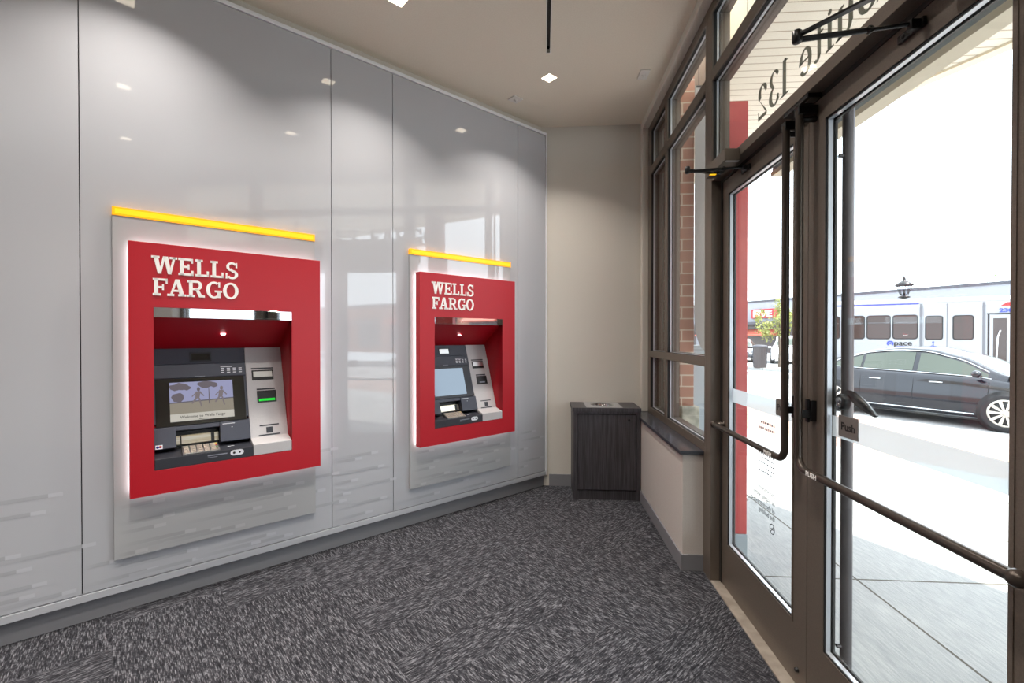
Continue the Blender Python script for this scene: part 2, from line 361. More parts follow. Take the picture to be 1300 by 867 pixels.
# ------------------------------------------------------------------ survey of the place
H = 3.70                       # ceiling height
P0 = Vector((-1.515, 3.218, 0))  # a seam foot on the angled wall
D45 = Vector((math.sin(PI / 4), math.cos(PI / 4), 0))
XF, XD, XG = 1.045, 1.105, 1.128   # storefront frame face, door face, glass
YB = 4.78                      # back wall
S_END = 2.19                   # end of the panelled wall

# ------------------------------------------------------------------ room shell
fl = MB(); fl.prism([(-5.2, -4.6), (1.06, -4.6), (1.06, YB + 0.1), (-0.0, YB + 0.1), (-5.2, -0.35)], lambda u, v, w: (u, v, w), -0.08, 0)
fl.build('floor', M['carpet'], kind='structure')
cl = MB()
slot = (0.022, 0.050, 0.9, 3.53)
for (a, b, c, d) in ((-5.2, slot[0], -4.6, YB + 0.1), (slot[1], 1.25, -4.6, YB + 0.1), (slot[0], slot[1], -4.6, slot[2]), (slot[0], slot[1], slot[3], YB + 0.1)):
    cl.box(a, min(b, 1.165), c, d, H, H + 0.12)
cl.build('ceiling', M['ceiling'], kind='structure')
wb = box(-0.2, 1.15, YB, YB + 0.12, 0, H); wb.build('wall_back', M['paint'], kind='structure')
box(0.06, 0.915, YB - 0.012, YB, 0, 0.122).build('baseboard_back', M['base'], kind='structure', bevel=0.003)
box(-5.2, 1.3, -4.72, -4.6, 0, H).build('wall_rear', M['paint'], kind='structure')
box(-5.3, -5.2, -4.7, 0.2, 0, H).build('wall_left', M['paint'], kind='structure')

# angled panelled wall (local x runs along it, local y points into the wall)
wl = struct('wall_angled', P0, PI / 4)
AT = ((-1.193, 0.065), (0.608, 0.035))      # plate starts and offset of the red surround
OPX = (0.171, 0.887, 0.791, 1.700)
def holes(): return [(o + OPX[0] - 0.006, o + OPX[1] + 0.006, OPX[2] - 0.005, OPX[3] + 0.005) for o in (AT[0][0], AT[1][0])]
bk = MB()
hs = holes()
def slab_with_holes(mb, x0, x1, z0, z1, y0, y1):
    hh = [h for h in hs if h[0] > x0 and h[1] < x1]
    if len(hh) == 1: mb.ring(x0, x1, z0, z1, *hh[0], y0, y1); return
    cx = x0
    for h in hh:
        mb.box(cx, h[0], y0, y1, z0, z1); mb.box(h[0], h[1], y0, y1, z0, h[2]); mb.box(h[0], h[1], y0, y1, h[3], z1); cx = h[1]
    mb.box(cx, x1, y0, y1, z0, z1)
slab_with_holes(bk, -5.4, S_END + 0.02, 0, H, 0.05, 0.10)
bk.build('wall_backing', M['paint'], wl)
box(-5.4, S_END + 0.0, 0.032, 0.05, 0, 0.115).build('baseboard', M['base'], wl)
seams = [-5.3, -4.2, -2.9, -1.322, -0.004, 0.474, 1.790, 2.168]
for i in range(len(seams) - 1):
    p = MB(); slab_with_holes(p, seams[i] + 0.0022, seams[i + 1] - 0.0022, 0.163, 3.60, 0.0, 0.02)
    p.build('wall_panel', M['panel'], wl, bevel=0.0015)
box(-5.3, 2.168, 0.02, 0.045, 0.12, 3.6).tf
rb = MB(); slab_with_holes(rb, -5.3, 2.168, 0.12, 3.6, 0.022, 0.048); rb.build('panel_substrate', M['seam'], wl)
box(-5.3, 2.172, -0.004, 0.03, 0.118, 0.158).build('bottom_channel', M['panel'], wl, bevel=0.002)
box(-5.3, 2.172, -0.006, 0.045, 3.604, 3.632).build('top_channel', M['edge'], wl, bevel=0.003)
box(2.174, 2.19, -0.008, 0.05, 0.118, 3.632).build('end_trim', M['edge'], wl, bevel=0.003)

# printed dashes of the panels (a light tip with a tail that fades out in the print)
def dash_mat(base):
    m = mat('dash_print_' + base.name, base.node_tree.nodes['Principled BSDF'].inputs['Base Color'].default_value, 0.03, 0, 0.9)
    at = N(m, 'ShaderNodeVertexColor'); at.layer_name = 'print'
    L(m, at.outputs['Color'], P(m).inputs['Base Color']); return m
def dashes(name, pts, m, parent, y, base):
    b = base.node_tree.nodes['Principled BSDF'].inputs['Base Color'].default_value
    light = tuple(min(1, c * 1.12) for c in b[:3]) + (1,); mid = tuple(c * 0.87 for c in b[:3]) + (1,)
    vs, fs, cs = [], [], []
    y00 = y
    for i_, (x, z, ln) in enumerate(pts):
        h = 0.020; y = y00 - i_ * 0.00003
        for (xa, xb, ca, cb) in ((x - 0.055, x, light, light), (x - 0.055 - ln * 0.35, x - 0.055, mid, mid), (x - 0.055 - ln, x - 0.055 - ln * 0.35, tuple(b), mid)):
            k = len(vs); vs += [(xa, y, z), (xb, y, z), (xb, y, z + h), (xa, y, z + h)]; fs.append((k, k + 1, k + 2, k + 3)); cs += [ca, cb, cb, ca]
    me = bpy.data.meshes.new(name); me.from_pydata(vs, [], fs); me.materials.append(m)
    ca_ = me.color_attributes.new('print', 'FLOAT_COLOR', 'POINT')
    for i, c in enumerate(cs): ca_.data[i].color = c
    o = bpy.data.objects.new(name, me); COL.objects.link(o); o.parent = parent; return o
DM = dash_mat(M['panel']); DP = dash_mat(M['plate'])
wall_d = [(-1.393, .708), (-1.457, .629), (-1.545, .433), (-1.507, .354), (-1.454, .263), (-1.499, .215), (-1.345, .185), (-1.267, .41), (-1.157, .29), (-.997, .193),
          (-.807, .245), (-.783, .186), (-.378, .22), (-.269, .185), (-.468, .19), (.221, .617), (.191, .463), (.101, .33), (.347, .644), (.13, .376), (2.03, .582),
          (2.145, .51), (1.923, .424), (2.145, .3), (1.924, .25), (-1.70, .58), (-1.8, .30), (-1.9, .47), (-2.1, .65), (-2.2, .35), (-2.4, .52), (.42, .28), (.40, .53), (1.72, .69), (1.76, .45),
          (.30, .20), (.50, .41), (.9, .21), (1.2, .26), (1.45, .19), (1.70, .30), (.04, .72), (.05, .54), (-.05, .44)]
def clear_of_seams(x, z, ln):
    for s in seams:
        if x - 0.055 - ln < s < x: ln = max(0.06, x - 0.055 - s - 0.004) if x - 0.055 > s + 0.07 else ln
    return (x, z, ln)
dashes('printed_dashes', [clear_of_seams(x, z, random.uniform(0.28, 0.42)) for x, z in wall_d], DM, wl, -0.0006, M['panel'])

# right side: stub wall, sill, plaster returns
stub = MB().box(0.915, 1.16, 3.10, YB, 0, 0.765).box(0.915, 1.16, -0.085, 0.93, 0, 0.765).box(0.915, 1.16, -4.6, -0.085, 0, H)
stub.build('wall_right', M['paint_mauve'], kind='structure', bevel=0.004)
MB().box(0.903, 0.915, 3.088, YB - 0.0, 0, 0.105).box(0.915, 1.05, 3.088, 3.10, 0, 0.105).box(0.903, 0.915, -4.6, 0.93, 0, 0.105).build('baseboard_right', M['base'], kind='structure', bevel=0.002)
MB().box(0.895, XF + 0.01, 3.085, YB, 0.765, 0.79).box(0.895, XF + 0.01, -0.085, 0.95, 0.765, 0.79).build('trim_1', M['sill'], kind='structure', bevel=0.003)
MB().box(0.985, 1.2, 4.70, YB, 0.79, H).box(0.985, 1.165, -0.085, 4.70, 3.622, H).build('wall_bulkhead', M['paint'], kind='structure', bevel=0.006)

# ------------------------------------------------------------------ storefront glazing
def pane_set(parent, y0, y1, z0, z1, xg=1.085, x1=1.12):
    g = 0.010
    MB().ring(y0, y1, z0, z1, y0 + .006, y1 - .006, z0 + .006, z1 - .006, xg - 0.012, xg - 0.0002, 'yz').build('glazing_bead', M['bead'], parent)
    MB().ring(y0, y1, z0, z1, y0 + g, y1 - g, z0 + g, z1 - g, xg + 0.0062, 1.15, 'yz').build('outer_bead', M['bronze'], parent)
    MB().ring(y0 - .004, y1 + .004, z0 - .004, z1 + .004, y0 + 0.003, y1 - 0.003, z0 + 0.003, z1 - 0.003, xg - 0.03, xg - 0.0125, 'yz').build('gasket', M['gasket'], parent)
    box(xg, xg + 0.006, y0 + g / 2, y1 - g / 2, z0 + g / 2, z1 - g / 2).build('pane', M['glass'], parent)
def window(n, y0, y1, zs, jl=0.035, jr=0.035):
    """zs: [(z0, z1), ...] the glazed openings from the bottom; frame members fill the rest"""
    w = struct('window_%d' % n)
    f = MB(); a, b = y0 - jl, y1 + jr
    f.box(XF, 1.15, a, y0, zs[0][0] - 0.06, zs[-1][1] + 0.07); f.box(XF, 1.15, y1, b, zs[0][0] - 0.06, zs[-1][1] + 0.07)
    f.box(XF, 1.15, y0, y1, zs[0][0] - 0.06, zs[0][0]); f.box(XF, 1.15, y0, y1, zs[-1][1], zs[-1][1] + 0.07)
    for k in range(len(zs) - 1): f.box(XF, 1.15, y0, y1, zs[k][1], zs[k + 1][0])
    f.build('window_frame', M['bronze'], w, bevel=0.0015)
    for z0, z1 in zs: pane_set(w, y0, y1, z0, z1)
    return w
ZS = [(0.85, 1.345), (1.405, 3.128), (3.198, 3.55)]
window(1, 3.075, 4.00, ZS)
window(2, 4.07, 4.60, ZS, 0.035, 0.10)
window(4, -0.05, 0.90, ZS)
# door portal frame with transom lights
tr = struct('window_3')
f = MB()
f.box(XF, 1.15, 2.957, 3.04, 0, 3.62)                 # jamb beside the windows
f.box(XF, 1.15, 0.935, 1.02, 0, 3.62); f.box(1.047, 1.148, 3.04, 3.099, 0, 0.79)
f.box(XF, 1.15, 1.02, 2.957, 2.505, 2.557)            # header
f.box(XF, 1.15, 1.02, 2.957, 3.128, 3.198)
f.box(XF, 1.15, 1.02, 2.957, 3.55, 3.62)
f.build('window_frame', M['bronze'], tr, bevel=0.0015)
g = MB(); g.box(XF + .055, 1.15, 2.93, 2.957, 0, 2.505); g.box(XF + .055, 1.15, 1.02, 1.045, 0, 2.505); g.box(1.152 - .05, 1.15, 1.045, 2.93, 2.488, 2.505)
g.build('door_stop', M['bronze_dark'], tr)
pane_set(tr, 1.02, 2.957, 2.557, 3.128); pane_set(tr, 1.02, 2.957, 3.198, 3.55)
# suite number in vinyl on the transom glass, reading from outside
mbt = MB(); y = 1.59; size = 0.167
for ch in 'Suite 132':
    w_, polys = serif(ch)
    for pl in polys: mbt.prism([(y + a * size, 2.632 + b * 0.168) for a, b in pl], lambda u, v, w: (1.0925 + w, u, v), 0, 0.001)
    y += (w_ + 0.05) * size
mbt.build('vinyl_lettering', M['decal'], tr)

# ------------------------------------------------------------------ doors
def door(n, y0, y1, gl, hinge_high):
    """leaf from y0 to y1 with glass gl=(ya, yb)"""
    dd = struct('door_%d' % n)
    zb, zt = 0.286, 2.392
    MB().ring(y0, y1, 0.012, 2.487, gl[0], gl[1], zb, zt, XD, 1.15, 'yz').build('leaf_frame', M['bronze'], dd, bevel=0.0015)
    # thin raised stop line round the glass
    MB().ring(gl[0] - .012, gl[1] + .012, zb - .012, zt + .012, gl[0], gl[1], zb, zt, XD - 0.0025, XD, 'yz').build('glass_stop', M['bronze'], dd)
    g = 0.013
    MB().ring(gl[0], gl[1], zb, zt, gl[0] + .004, gl[1] - .004, zb + .004, zt - .004, XD + 0.001, XD + 0.006, 'yz').build('gasket', M['gasket'], dd)
    MB().ring(gl[0], gl[1], zb, zt, gl[0] + g * .6, gl[1] - g * .6, zb + g * .6, zt - g * .6, XD + 0.006, XG - 0.0002, 'yz').build('glazing_bead', M['bead'], dd)
    MB().ring(gl[0], gl[1], zb, zt, gl[0] + g, gl[1] - g, zb + g, zt - g, XG + 0.0062, 1.142, 'yz').build('outer_bead', M['bronze_dark'], dd)
    box(XG, XG + 0.006, gl[0] + g / 2, gl[1] - g / 2, zb + g / 2, zt - g / 2).build('pane', M['glass'], dd)
    box(XG - 0.0012, XG - 0.0002, gl[0] + g, gl[1] - g, 1.148, 1.228).build('frosted_band', M['frost'], dd)
    return dd
YM = 2.010
d1 = door(1, YM + 0.0015, 2.928, (2.125, 2.842), True)
d2 = door(2, 1.047, YM - 0.0015, (1.169, 1.893), False)
for dd, ys in ((d1, 2.072), (d2, 1.955)): pass
# push plaques
fnd = lambda X: (lambda y0, z0: (lambda u, v, w: (X - w, y0 - u, z0 + v)))
for dd, ya, yb in ((d2, 1.729, 1.837), (d1, 2.205, 2.313)):
    pq = box(XG - 0.004, XG - 0.0014, ya, yb, 1.158, 1.238).build('push_plaque', M['plaque'], dd)
    text('plaque_lettering', 'Push', 0.042, fnd(XG - 0.0042)((ya + yb) / 2, 1.184), M['ink'], pq, 0.0004, 'CENTER', bold=0.0006)
# panic tubes: vertical run on the meeting stile, bend, horizontal push bar
def panic(dd, yv, yend, ztop, side):
    r = 0.0155; X = 1.042; zb = 1.0; rb_ = 0.055
    pts = [(X, yv, ztop), (X, yv, zb + rb_)]
    for k in range(1, 8):
        a = PI / 2 * k / 8; pts.append((X, yv + side * rb_ * (1 - math.cos(a)), zb + rb_ * (1 - math.sin(a))))
    pts += [(X, yv + side * rb_, zb), (X, yend, zb)]
    t = MB().tube(pts, r, 16).build('panic_bar', M['tube'], dd)
    MB().lathe([(0.021 * math.cos(t), 0.021 * math.sin(t)) for t in [-PI / 2 + PI * k / 10 for k in range(11)]], (X, yend, zb), 24, 'z').lathe([(0.014, 0.0), (0.014, 0.054), (0.022, 0.056), (0.022, 0.063)], (X, yend, zb), 24, 'x').build('end_post', M['tube'], t)
    mk = MB(); mk.box(X + 0.004, XD, yv - 0.012, yv + 0.012, 1.205, 1.235); mk.box(XD - 0.022, XD, yv - 0.018 , yv + 0.018, 1.19, 1.275); mk.box(XD - 0.03, XD - 0.02, yv - 0.006, yv + 0.012, 1.185, 1.28)
    mk.build('latch_bracket', M['iron'], t, bevel=0.002)
    # top latch at the header
    mk = MB(); mk.box(X - 0.012, XD, yv - 0.02, yv + 0.02, ztop - 0.02, ztop + 0.015); mk.lathe([(0, -0.05), (0.012, -0.05), (0.012, 0.02)], (X + 0.05, yv - 0.0, ztop - 0.035), 12, 'x')
    mk.build('top_latch', M['iron'], t, bevel=0.002)
    text('push_lettering', 'PUSH', 0.026, lambda u, v, w: (X - r - 0.0008 - w, yv + side * 0.12 - u + (0.0), zb - 0.008 + v), M['letter'], t, 0.0003, 'CENTER', xs=1.15, bold=0.0006)
    return t
panic(d1, 2.067, 2.90, 2.44, 1)
panic(d2, 1.962, 1.085, 2.455, -1)
# exterior full-height pulls
for dd, yp in ((d2, 1.885), (d1, 2.135)):
    pu = MB().tube([(1.185, yp, 0.16), (1.185, yp, 2.46)], 0.0205, 14)
    for z in (0.32, 1.30, 2.24): pu.tube([(1.15, yp, z), (1.185, yp, z)], 0.008, 8)
    pu.build('pull_tube', M['pull'], dd)
# lock cylinder and lever outside the right door
lk = MB(); lk.lathe([(0, -0.012), (0.026, -0.012), (0.030, -0.008), (0.030, 0.012)], (1.142, 1.842, 1.285), 24, 'x'); lk = lk.build('lock_housing', M['black'], d2)
MB().lathe([(0, -0.020), (0.011, -0.020), (0.012, -0.011)], (1.142, 1.842, 1.291), 18, 'x').lathe([(0, -0.020), (0.009, -0.020), (0.010, -0.011)], (1.142, 1.842, 1.273), 18, 'x').build('lock_cylinder', M['chrome'], lk)
lv = MB()
rows = []
for k in range(9):
    t = k / 8; yy = 1.862 - 0.16 * t; zc = 1.318 - 0.065 * t ** 1.6; hh = 0.006 + 0.018 * math.sin(PI * min(1, t * 1.08)) ** 0.8 if t < 0.99 else 0.003
    rows.append([(1.160, yy, zc - hh), (1.168, yy, zc - hh), (1.176, yy, zc + hh * 0.5), (1.160, yy, zc + hh)])
lv.grid(rows, closed=True); lv.build('curved_lever', M['iron'], d2)
# floor bolt cap on the meeting stile
MB().lathe([(0, -0.012), (0.008, -0.012), (0.010, -0.004), (0.010, 0)], (XD, 2.075, 0.085), 16, 'x').build('bolt_cap', M['black'], d1)
# small print on the left door glass, reading from outside
def gtxt(body, y, z, size, m=M['decal_dark'], al='LEFT'):
    return text('vinyl_notice', body, size, lambda u, v, w: (XG - 0.0008 - w, y + u, z + v), m, d1, 0.0003, al)
gtxt('No smoking', 2.325, 0.745, 0.036)
gtxt('or vaping within', 2.325, 0.705, 0.036)
gtxt('the building', 2.325, 0.628, 0.036)
gtxt('of the entrance of', 2.325, 0.665, 0.036)
ns = MB()
for k in range(20):
    a, b = 2 * PI * k / 20, 2 * PI * (k + 1) / 20
    ns.prism([(2.350 + 0.026 * math.cos(t) * 1.0, 0.585 + 0.026 * math.sin(t)) for t in (a, b)] + [(2.350 + 0.0215 * math.cos(t), 0.585 + 0.0215 * math.sin(t)) for t in (b, a)], lambda u, v, w: (XG - 0.0008 - w, u, v), 0, 0.0004)
ns.prism([(2.332, 0.601), (2.335, 0.604), (2.368, 0.569), (2.365, 0.566)], lambda u, v, w: (XG - 0.0008 - w, u, v), 0, 0.0004)
ns.prism([(2.337, 0.582), (2.363, 0.582), (2.363, 0.588), (2.337, 0.588)], lambda u, v, w: (XG - 0.0008 - w, u, v), 0, 0.0004)
ns.build('no_smoking_symbol', M['decal_dark'], d1)
fine = MB()
for (z, n_, h_) in ((1.09, 7, .012), (1.06, 9, .012), (0.93, 8, .008), (0.91, 6, .008), (0.885, 9, .008), (0.86, 5, .008), (0.84, 8, .008)):
    yy = 2.33
    for k in range(n_):
        w_ = random.uniform(.008, .02); fine.box(XG - 0.0012, XG - 0.0008, yy, yy + w_, z, z + h_); yy += w_ + .006
fine.build('vinyl_fine_print', M['grey_print'], d1)
# threshold
MB().box(1.045, 1.16, 1.02, 2.957, 0.0, 0.012).build('trim_2', M['threshold'], kind='structure', bevel=0.004)

# ------------------------------------------------------------------ door closers
def closer(name, label, body, piv, elbow, br, grp=None, tip=True):
    c = thing(name, label, 'door closer', (1.0, piv[1], body[4]))
    off = Vector(c.location)
    def sh(mb): mb.tf = lambda p: p - off; return mb
    y0, y1, z0, z1 = body[0], body[1], body[4], body[5]
    sh(MB()).box(0.965, XF, y0, y1, z0, z1).build('closer_body', M['bronze'], c, bevel=0.003)
    sh(MB()).box(0.972, 1.04, y0 - 0.001, y0 + 0.012, z0 - 0.006, z0 - 0.0002).build('end_cap', M['steel'], c)
    s = sh(MB()); s.lathe([(0, -0.004), (0.016, -0.004), (0.02, 0.0), (0.02, 0.012)], (piv[0], piv[1], z0 - 0.02), 16); s.box(piv[0] - .012, piv[0] + .03, piv[1] - .05, piv[1] + .05, z0 - .012, z0); s.build('spindle', M['iron'], c)
    e = Vector(elbow); p = Vector((piv[0], piv[1], z0 - 0.018)); b = Vector(br)
    s = sh(MB())
    # flat tapered main arm
    dr = (e - p); nrm = Vector((-dr.y, dr.x, 0)).normalized()
    for w0, w1, zz, hh in ((0.012, 0.008, 0, 0.007),):
        q = [p + nrm * w0, p - nrm * w0, e - nrm * w1, e + nrm * w1]
        s.add([v + Vector((0, 0, -hh / 2)) for v in q] + [v + Vector((0, 0, hh / 2)) for v in q], [(0, 1, 2, 3), (7, 6, 5, 4), (0, 4, 5, 1), (1, 5, 6, 2), (2, 6, 7, 3), (3, 7, 4, 0)])
    s.build('main_arm', M['iron'], c)
    e2 = e + Vector((0, 0, -0.012))
    md = e2.lerp(b, 0.62)
    sh(MB()).tube([e2, md], 0.0085, 12).tube([md, b], 0.006, 10).lathe([(0.009, -.006), (0.011, -.006), (0.011, .006), (0.009, .006)], tuple(md), 12, 'y').build('rod', M['iron'], c)
    sh(MB()).lathe([(0, -0.022), (0.011, -0.022), (0.014, -0.018), (0.014, 0.012), (0.010, 0.016), (0, 0.016)], tuple(e), 16).build('elbow_joint', M['iron'], c)
    s = sh(MB()); s.box(XD - 0.012, XD, b.y - 0.015, b.y + 0.085, b.z - 0.012, b.z + 0.014); s.box(b.x - .02, XD - .01, b.y - .01, b.y + .01, b.z - .02, b.z + .01)
    s.lathe([(0, -.004), (.007, -.004), (.008, 0)], (XD - .012, b.y + .06, b.z + .001), 12, 'x'); s.build('door_bracket', M['iron'], c, bevel=0.003)
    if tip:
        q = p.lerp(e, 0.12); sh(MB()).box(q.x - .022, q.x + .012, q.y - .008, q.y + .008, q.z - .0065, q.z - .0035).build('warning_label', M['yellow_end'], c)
    return c
closer('door_closer', 'black scissor-arm door closer over the left door, next to the side windows', (2.54, 2.83, 0, 0, 2.478, 2.543), (0.985, 2.70), (0.79, 2.60, 2.455), (1.085, 2.56, 2.448))
closer('door_closer', 'black scissor-arm door closer over the near right door, cut by the top of the photo', (1.06, 1.36, 0, 0, 2.478, 2.543), (0.985, 1.22), (0.772, 1.47, 2.452), (1.085, 1.43, 2.448), tip=False)
mg = thing('latch_strike_box', 'dark strike housing under the header where the two doors meet', 'door hardware', (1.075, 1.955, 2.487))
mb_ = MB(); mb_.tf = lambda p: p - Vector((1.075, 1.955, 2.487)); mb_.box(1.048, 1.101, 1.915, 2.10, 2.487, 2.5049); mb_.build('housing', M['iron'], mg, bevel=.002)
mb_ = MB(); mb_.tf = lambda p: p - Vector((1.075, 1.955, 2.487)); mb_.box(1.062, 1.098, 1.92, 1.962, 2.4862, 2.487); mb_.build('silver_plate', M['steel'], mg)

# ------------------------------------------------------------------ cash machines
def atm(org, dx, label, screen_on):
    a = thing('cash_machine', label, 'cash machine', P0 + D45 * org, PI / 4)
    fn = lambda off: (lambda u, v, w: (u, -off - w, v))
    x0, x1, z0, z1 = OPX
    # glossy backing plate
    MB().ring(0, 1.064, 0.312, 2.20, x0 - .004, x1 + .004, z0 - .004, z1 + .004, -0.030, -0.001).build('backing_plate', M['plate'], a, bevel=0.0015)
    pl = [c for c in a.children if c.name.startswith('backing_plate')] or None
    bp = [o for o in COL.objects if o.parent == a][0]
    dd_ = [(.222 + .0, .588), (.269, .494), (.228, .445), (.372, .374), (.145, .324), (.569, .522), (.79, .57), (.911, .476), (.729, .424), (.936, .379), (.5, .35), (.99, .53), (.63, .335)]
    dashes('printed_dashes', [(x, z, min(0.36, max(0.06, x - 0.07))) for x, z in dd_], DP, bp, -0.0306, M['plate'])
    # light bar
    lb = MB().box(0, 1.064, -0.034, -0.001, 2.20, 2.246).build('light_bar', M['yellow'], a, bevel=0.001)
    MB().box(0.012, 1.052, -0.0348, -0.034, 2.209, 2.236).build('glowing_core', M['yellow_end'], lb)
    # red surround standing off the plate
    r0, r1, q0, q1 = dx, dx + 1.004, 0.657, 2.055
    sr = MB().ring(r0, r1, q0, q1, x0, x1, z0, z1, -0.12, -0.055).build('red_surround', M['red'], a, bevel=0.0012)
    hl = MB().ring(r0 + 0.012, r1 - 0.012, q0 + 0.012, q1 - 0.012, r0 + 0.030, r1 - 0.030, q0 + 0.030, q1 - 0.030, -0.0545, -0.040)
    hl.build('halo_light', M['led'], sr)
    MB().ring(x0 - .035, x1 + .035, z0 - .03, z1 + .03, x0 - .005, x1 + .005, z0 - .002, z1 + .002, -0.056, -0.03).build('surround_mount', M['seam'], sr)
    slab_word('raised_letters', 'WELLS', 0.162 if dx > .05 else 0.142, 0.583 if dx > .05 else 0.563, 1.888, 0.098, fn(0.12), M['letter'], sr)
    slab_word('raised_letters', 'FARGO', 0.168 if dx > .05 else 0.148, 0.583 if dx > .05 else 0.563, 1.766, 0.096, fn(0.12), M['letter'], sr)
    # red liner of the recess
    ln = MB()
    ln.box(x0 - 0.004, x0, -0.118, 0.19, z0, z1); ln.box(x1, x1 + 0.004, -0.118, 0.19, z0, z1)
    ln.prism([(-0.105, 1.66), (0.19, 1.455), (0.19, 1.475), (-0.105, 1.69)], lambda u, v, w: (w, u, v), x0, x1)
    ln.box(x0, x1, 0.186, 0.19, z0, 1.47)
    ln = ln.build('red_liner', M['red'], a)
    MB().lathe([(0, -0.003), (0.012, -0.003), (0.014, 0.004)], (0.527, 0.045, 1.552), 18).build('downlight', M['led'], ln)
    MB().box(x0, x1, -0.1215, -0.1, 1.648, z1).box(x0, x1, -0.1255, -0.12, 1.644, 1.652).build('chrome_visor', M['chrome'], a, bevel=0.001)
    # slanted fascia frame
    SV = Vector((0, 0.2983, 0.9545)); SN = Vector((0, -0.9545, 0.2983)); A0 = Vector((0, -0.034, 0.888))
    sl = lambda p: A0 + Vector((p.x, 0, 0)) + SV * p.y + SN * p.z
    def sm(): m_ = MB(); m_.tf = sl; return m_
    slf = lambda s0, v0, w0: (lambda u, v, w: tuple(sl(Vector((s0 + u, v0 + v, w0 + w)))))
    # silver card column
    sv = MB()
    prof = [(0.146, 1.464), (-0.034, 0.888), (-0.118, 0.861), (-0.1185, 0.793), (0.16, 0.793), (0.16, 1.464)]
    sv.prism(prof, lambda u, v, w: (w, u, v), 0.662, x1 - 0.001)
    sv = sv.build('card_column', M['silver'], a, bevel=0.003)
    m_ = sm(); m_.box(.696, .826, .378, .446, -.002, .0035); m_.build('receipt_slot', M['black'], sv, bevel=.004)
    m_ = sm(); m_.box(.704, .818, .398, .436, .0035, .006); m_.build('metal_flap', M['steel'], sv, bevel=.002)
    for q in ((.694, .828, .453, .462), (.718, .828, .310, .320), (.719, .834, .069, .077), (.710, .838, .006, .014)):
        m_ = sm(); m_.box(*q, 0, .0015); m_.build('label_strip', M['charcoal_dark'], sv)
    m_ = sm(); m_.box(.757, .795, .022, .060, 0, .0015); m_.build('label_square', M['charcoal_dark'], sv)
    m_ = sm(); m_.ring(.718, .832, .226, .304, .726, .824, .236, .296, -.002, .005, 'xy') if False else None
    for q in ((.718, .832, .226, .234), (.718, .832, .296, .304), (.718, .726, .234, .296), (.824, .832, .234, .296)): m_.box(*q, -.002, .006)
    m_.box(.726, .824, .234, .296, -.002, .001)
    cr = m_.build('card_reader', M['black'], sv)
    if screen_on:
        m_ = sm(); m_.box(.727, .823, .235, .250, .001, .0045); m_.build('green_glow', M['green'], cr)
    else:
        m_ = sm(); m_.box(.745, .805, .240, .250, .001, .0045); m_.build('card_mouth', M['grey_print'], cr)
    # dark operator panel
    dk = MB(); dk.prism([(0.146, 1.464), (0.146 - .006 * 0, 1.464), (0.0096, 1.0274), (0.0096 + .06, 1.01), (0.16, 1.01), (0.16, 1.464)][1:], lambda u, v, w: (w, u, v), x0 + .0005, 0.661)
    dk = dk.build('operator_panel', M['charcoal'], a, bevel=0.002)
    m_ = sm(); m_.box(.1716, .660, .416, .498, -.02, .006); m_.build('function_strip', M['charcoal'], dk, bevel=0.002)
    m_ = sm(); m_.box(.1716, .660, .503, .600, -.02, .004); m_.build('camera_hood', M['charcoal'], dk, bevel=0.002)
    m_ = sm()
    for q in ((.360, .474, .516, .522), (.360, .474, .570, .577), (.360, .367, .522, .570), (.467, .474, .522, .570)): m_.box(*q, .004, .008)
    m_.box(.367, .467, .522, .570, .004, .0048); cw = m_.build('camera_window', M['charcoal_dark'], dk)
    m_ = sm(); m_.box(.370, .464, .525, .567, .0048, .0056); m_.build('lens_glass', M['gloss_black'] if screen_on else M['steel'], cw)
    ic = sm()
    for r_, vv in enumerate((.462, .449, .436)):
        for c_ in range(4):
            u = .522 + c_ * .033
            ic.box(u, u + .018, vv, vv + .006, .006, .0066)
    ic.box(.520, .585, .474, .478, .006, .0066); ic.build('button_icons', M['icon'], dk)
    m_ = sm(); m_.box(.381, .435, .4185, .4225, .006, .0066); m_.build('small_print', M['grey_print'], dk)
    m_ = sm(); m_.box(.186, .648, .127, .4135, -.002, .003); bz = m_.build('screen_bezel', M['gloss_black'] if screen_on else M['charcoal_dark'], dk, bevel=.0015)
    # display
    SX0, SX1, SZ0, SZ1 = .2535, .581, .151, .389
    scr = sm(); scr.box(SX0, SX1, SZ0, SZ1, .003, .0036)
    if not screen_on:
        scr.build('display', M['screen_blank'], bz)
    else:
        so = scr.build('display', M['screen_sky'], bz)
        pic = MB(); pic.tf = sl
        def q(mi, poly, w=.0038): pic.m = mi; pic.prism(poly, lambda u, v, w_: (SX0 + u * (SX1 - SX0), SZ0 + v * (SZ1 - SZ0), w_), .0036, w)
        q(0, [(0, .19), (1, .19), (1, .5), (0, .46)])                          # field
        q(1, [(0, .46), (1, .5), (1, .53), (0, .49)], .0039)                    # far hedge
        def blob(mi, cx, cy, rx, ry, k=9, sd=1):
            rr = random.Random(sd); q(mi, [(min(1, max(0, cx + rx * (1 + rr.uniform(-.25, .2)) * math.cos(2 * PI * i / k))), min(1, max(.19, cy + ry * (1 + rr.uniform(-.25, .2)) * math.sin(2 * PI * i / k)))) for i in range(k)], .0040 + sd * .00002)
        blob(2, .14, .88, .15, .1, 12, 1); blob(2, .25, .86, .07, .07, 9, 2); blob(2, .57, .92, .13, .10, 12, 3); blob(2, .68, .9, .08, .07, 9, 4); blob(2, .12, .60, .09, .12, 11, 5)
        q(2, [(.595, .40), (.615, .40), (.61, .85), (.60, .85)], .0041)
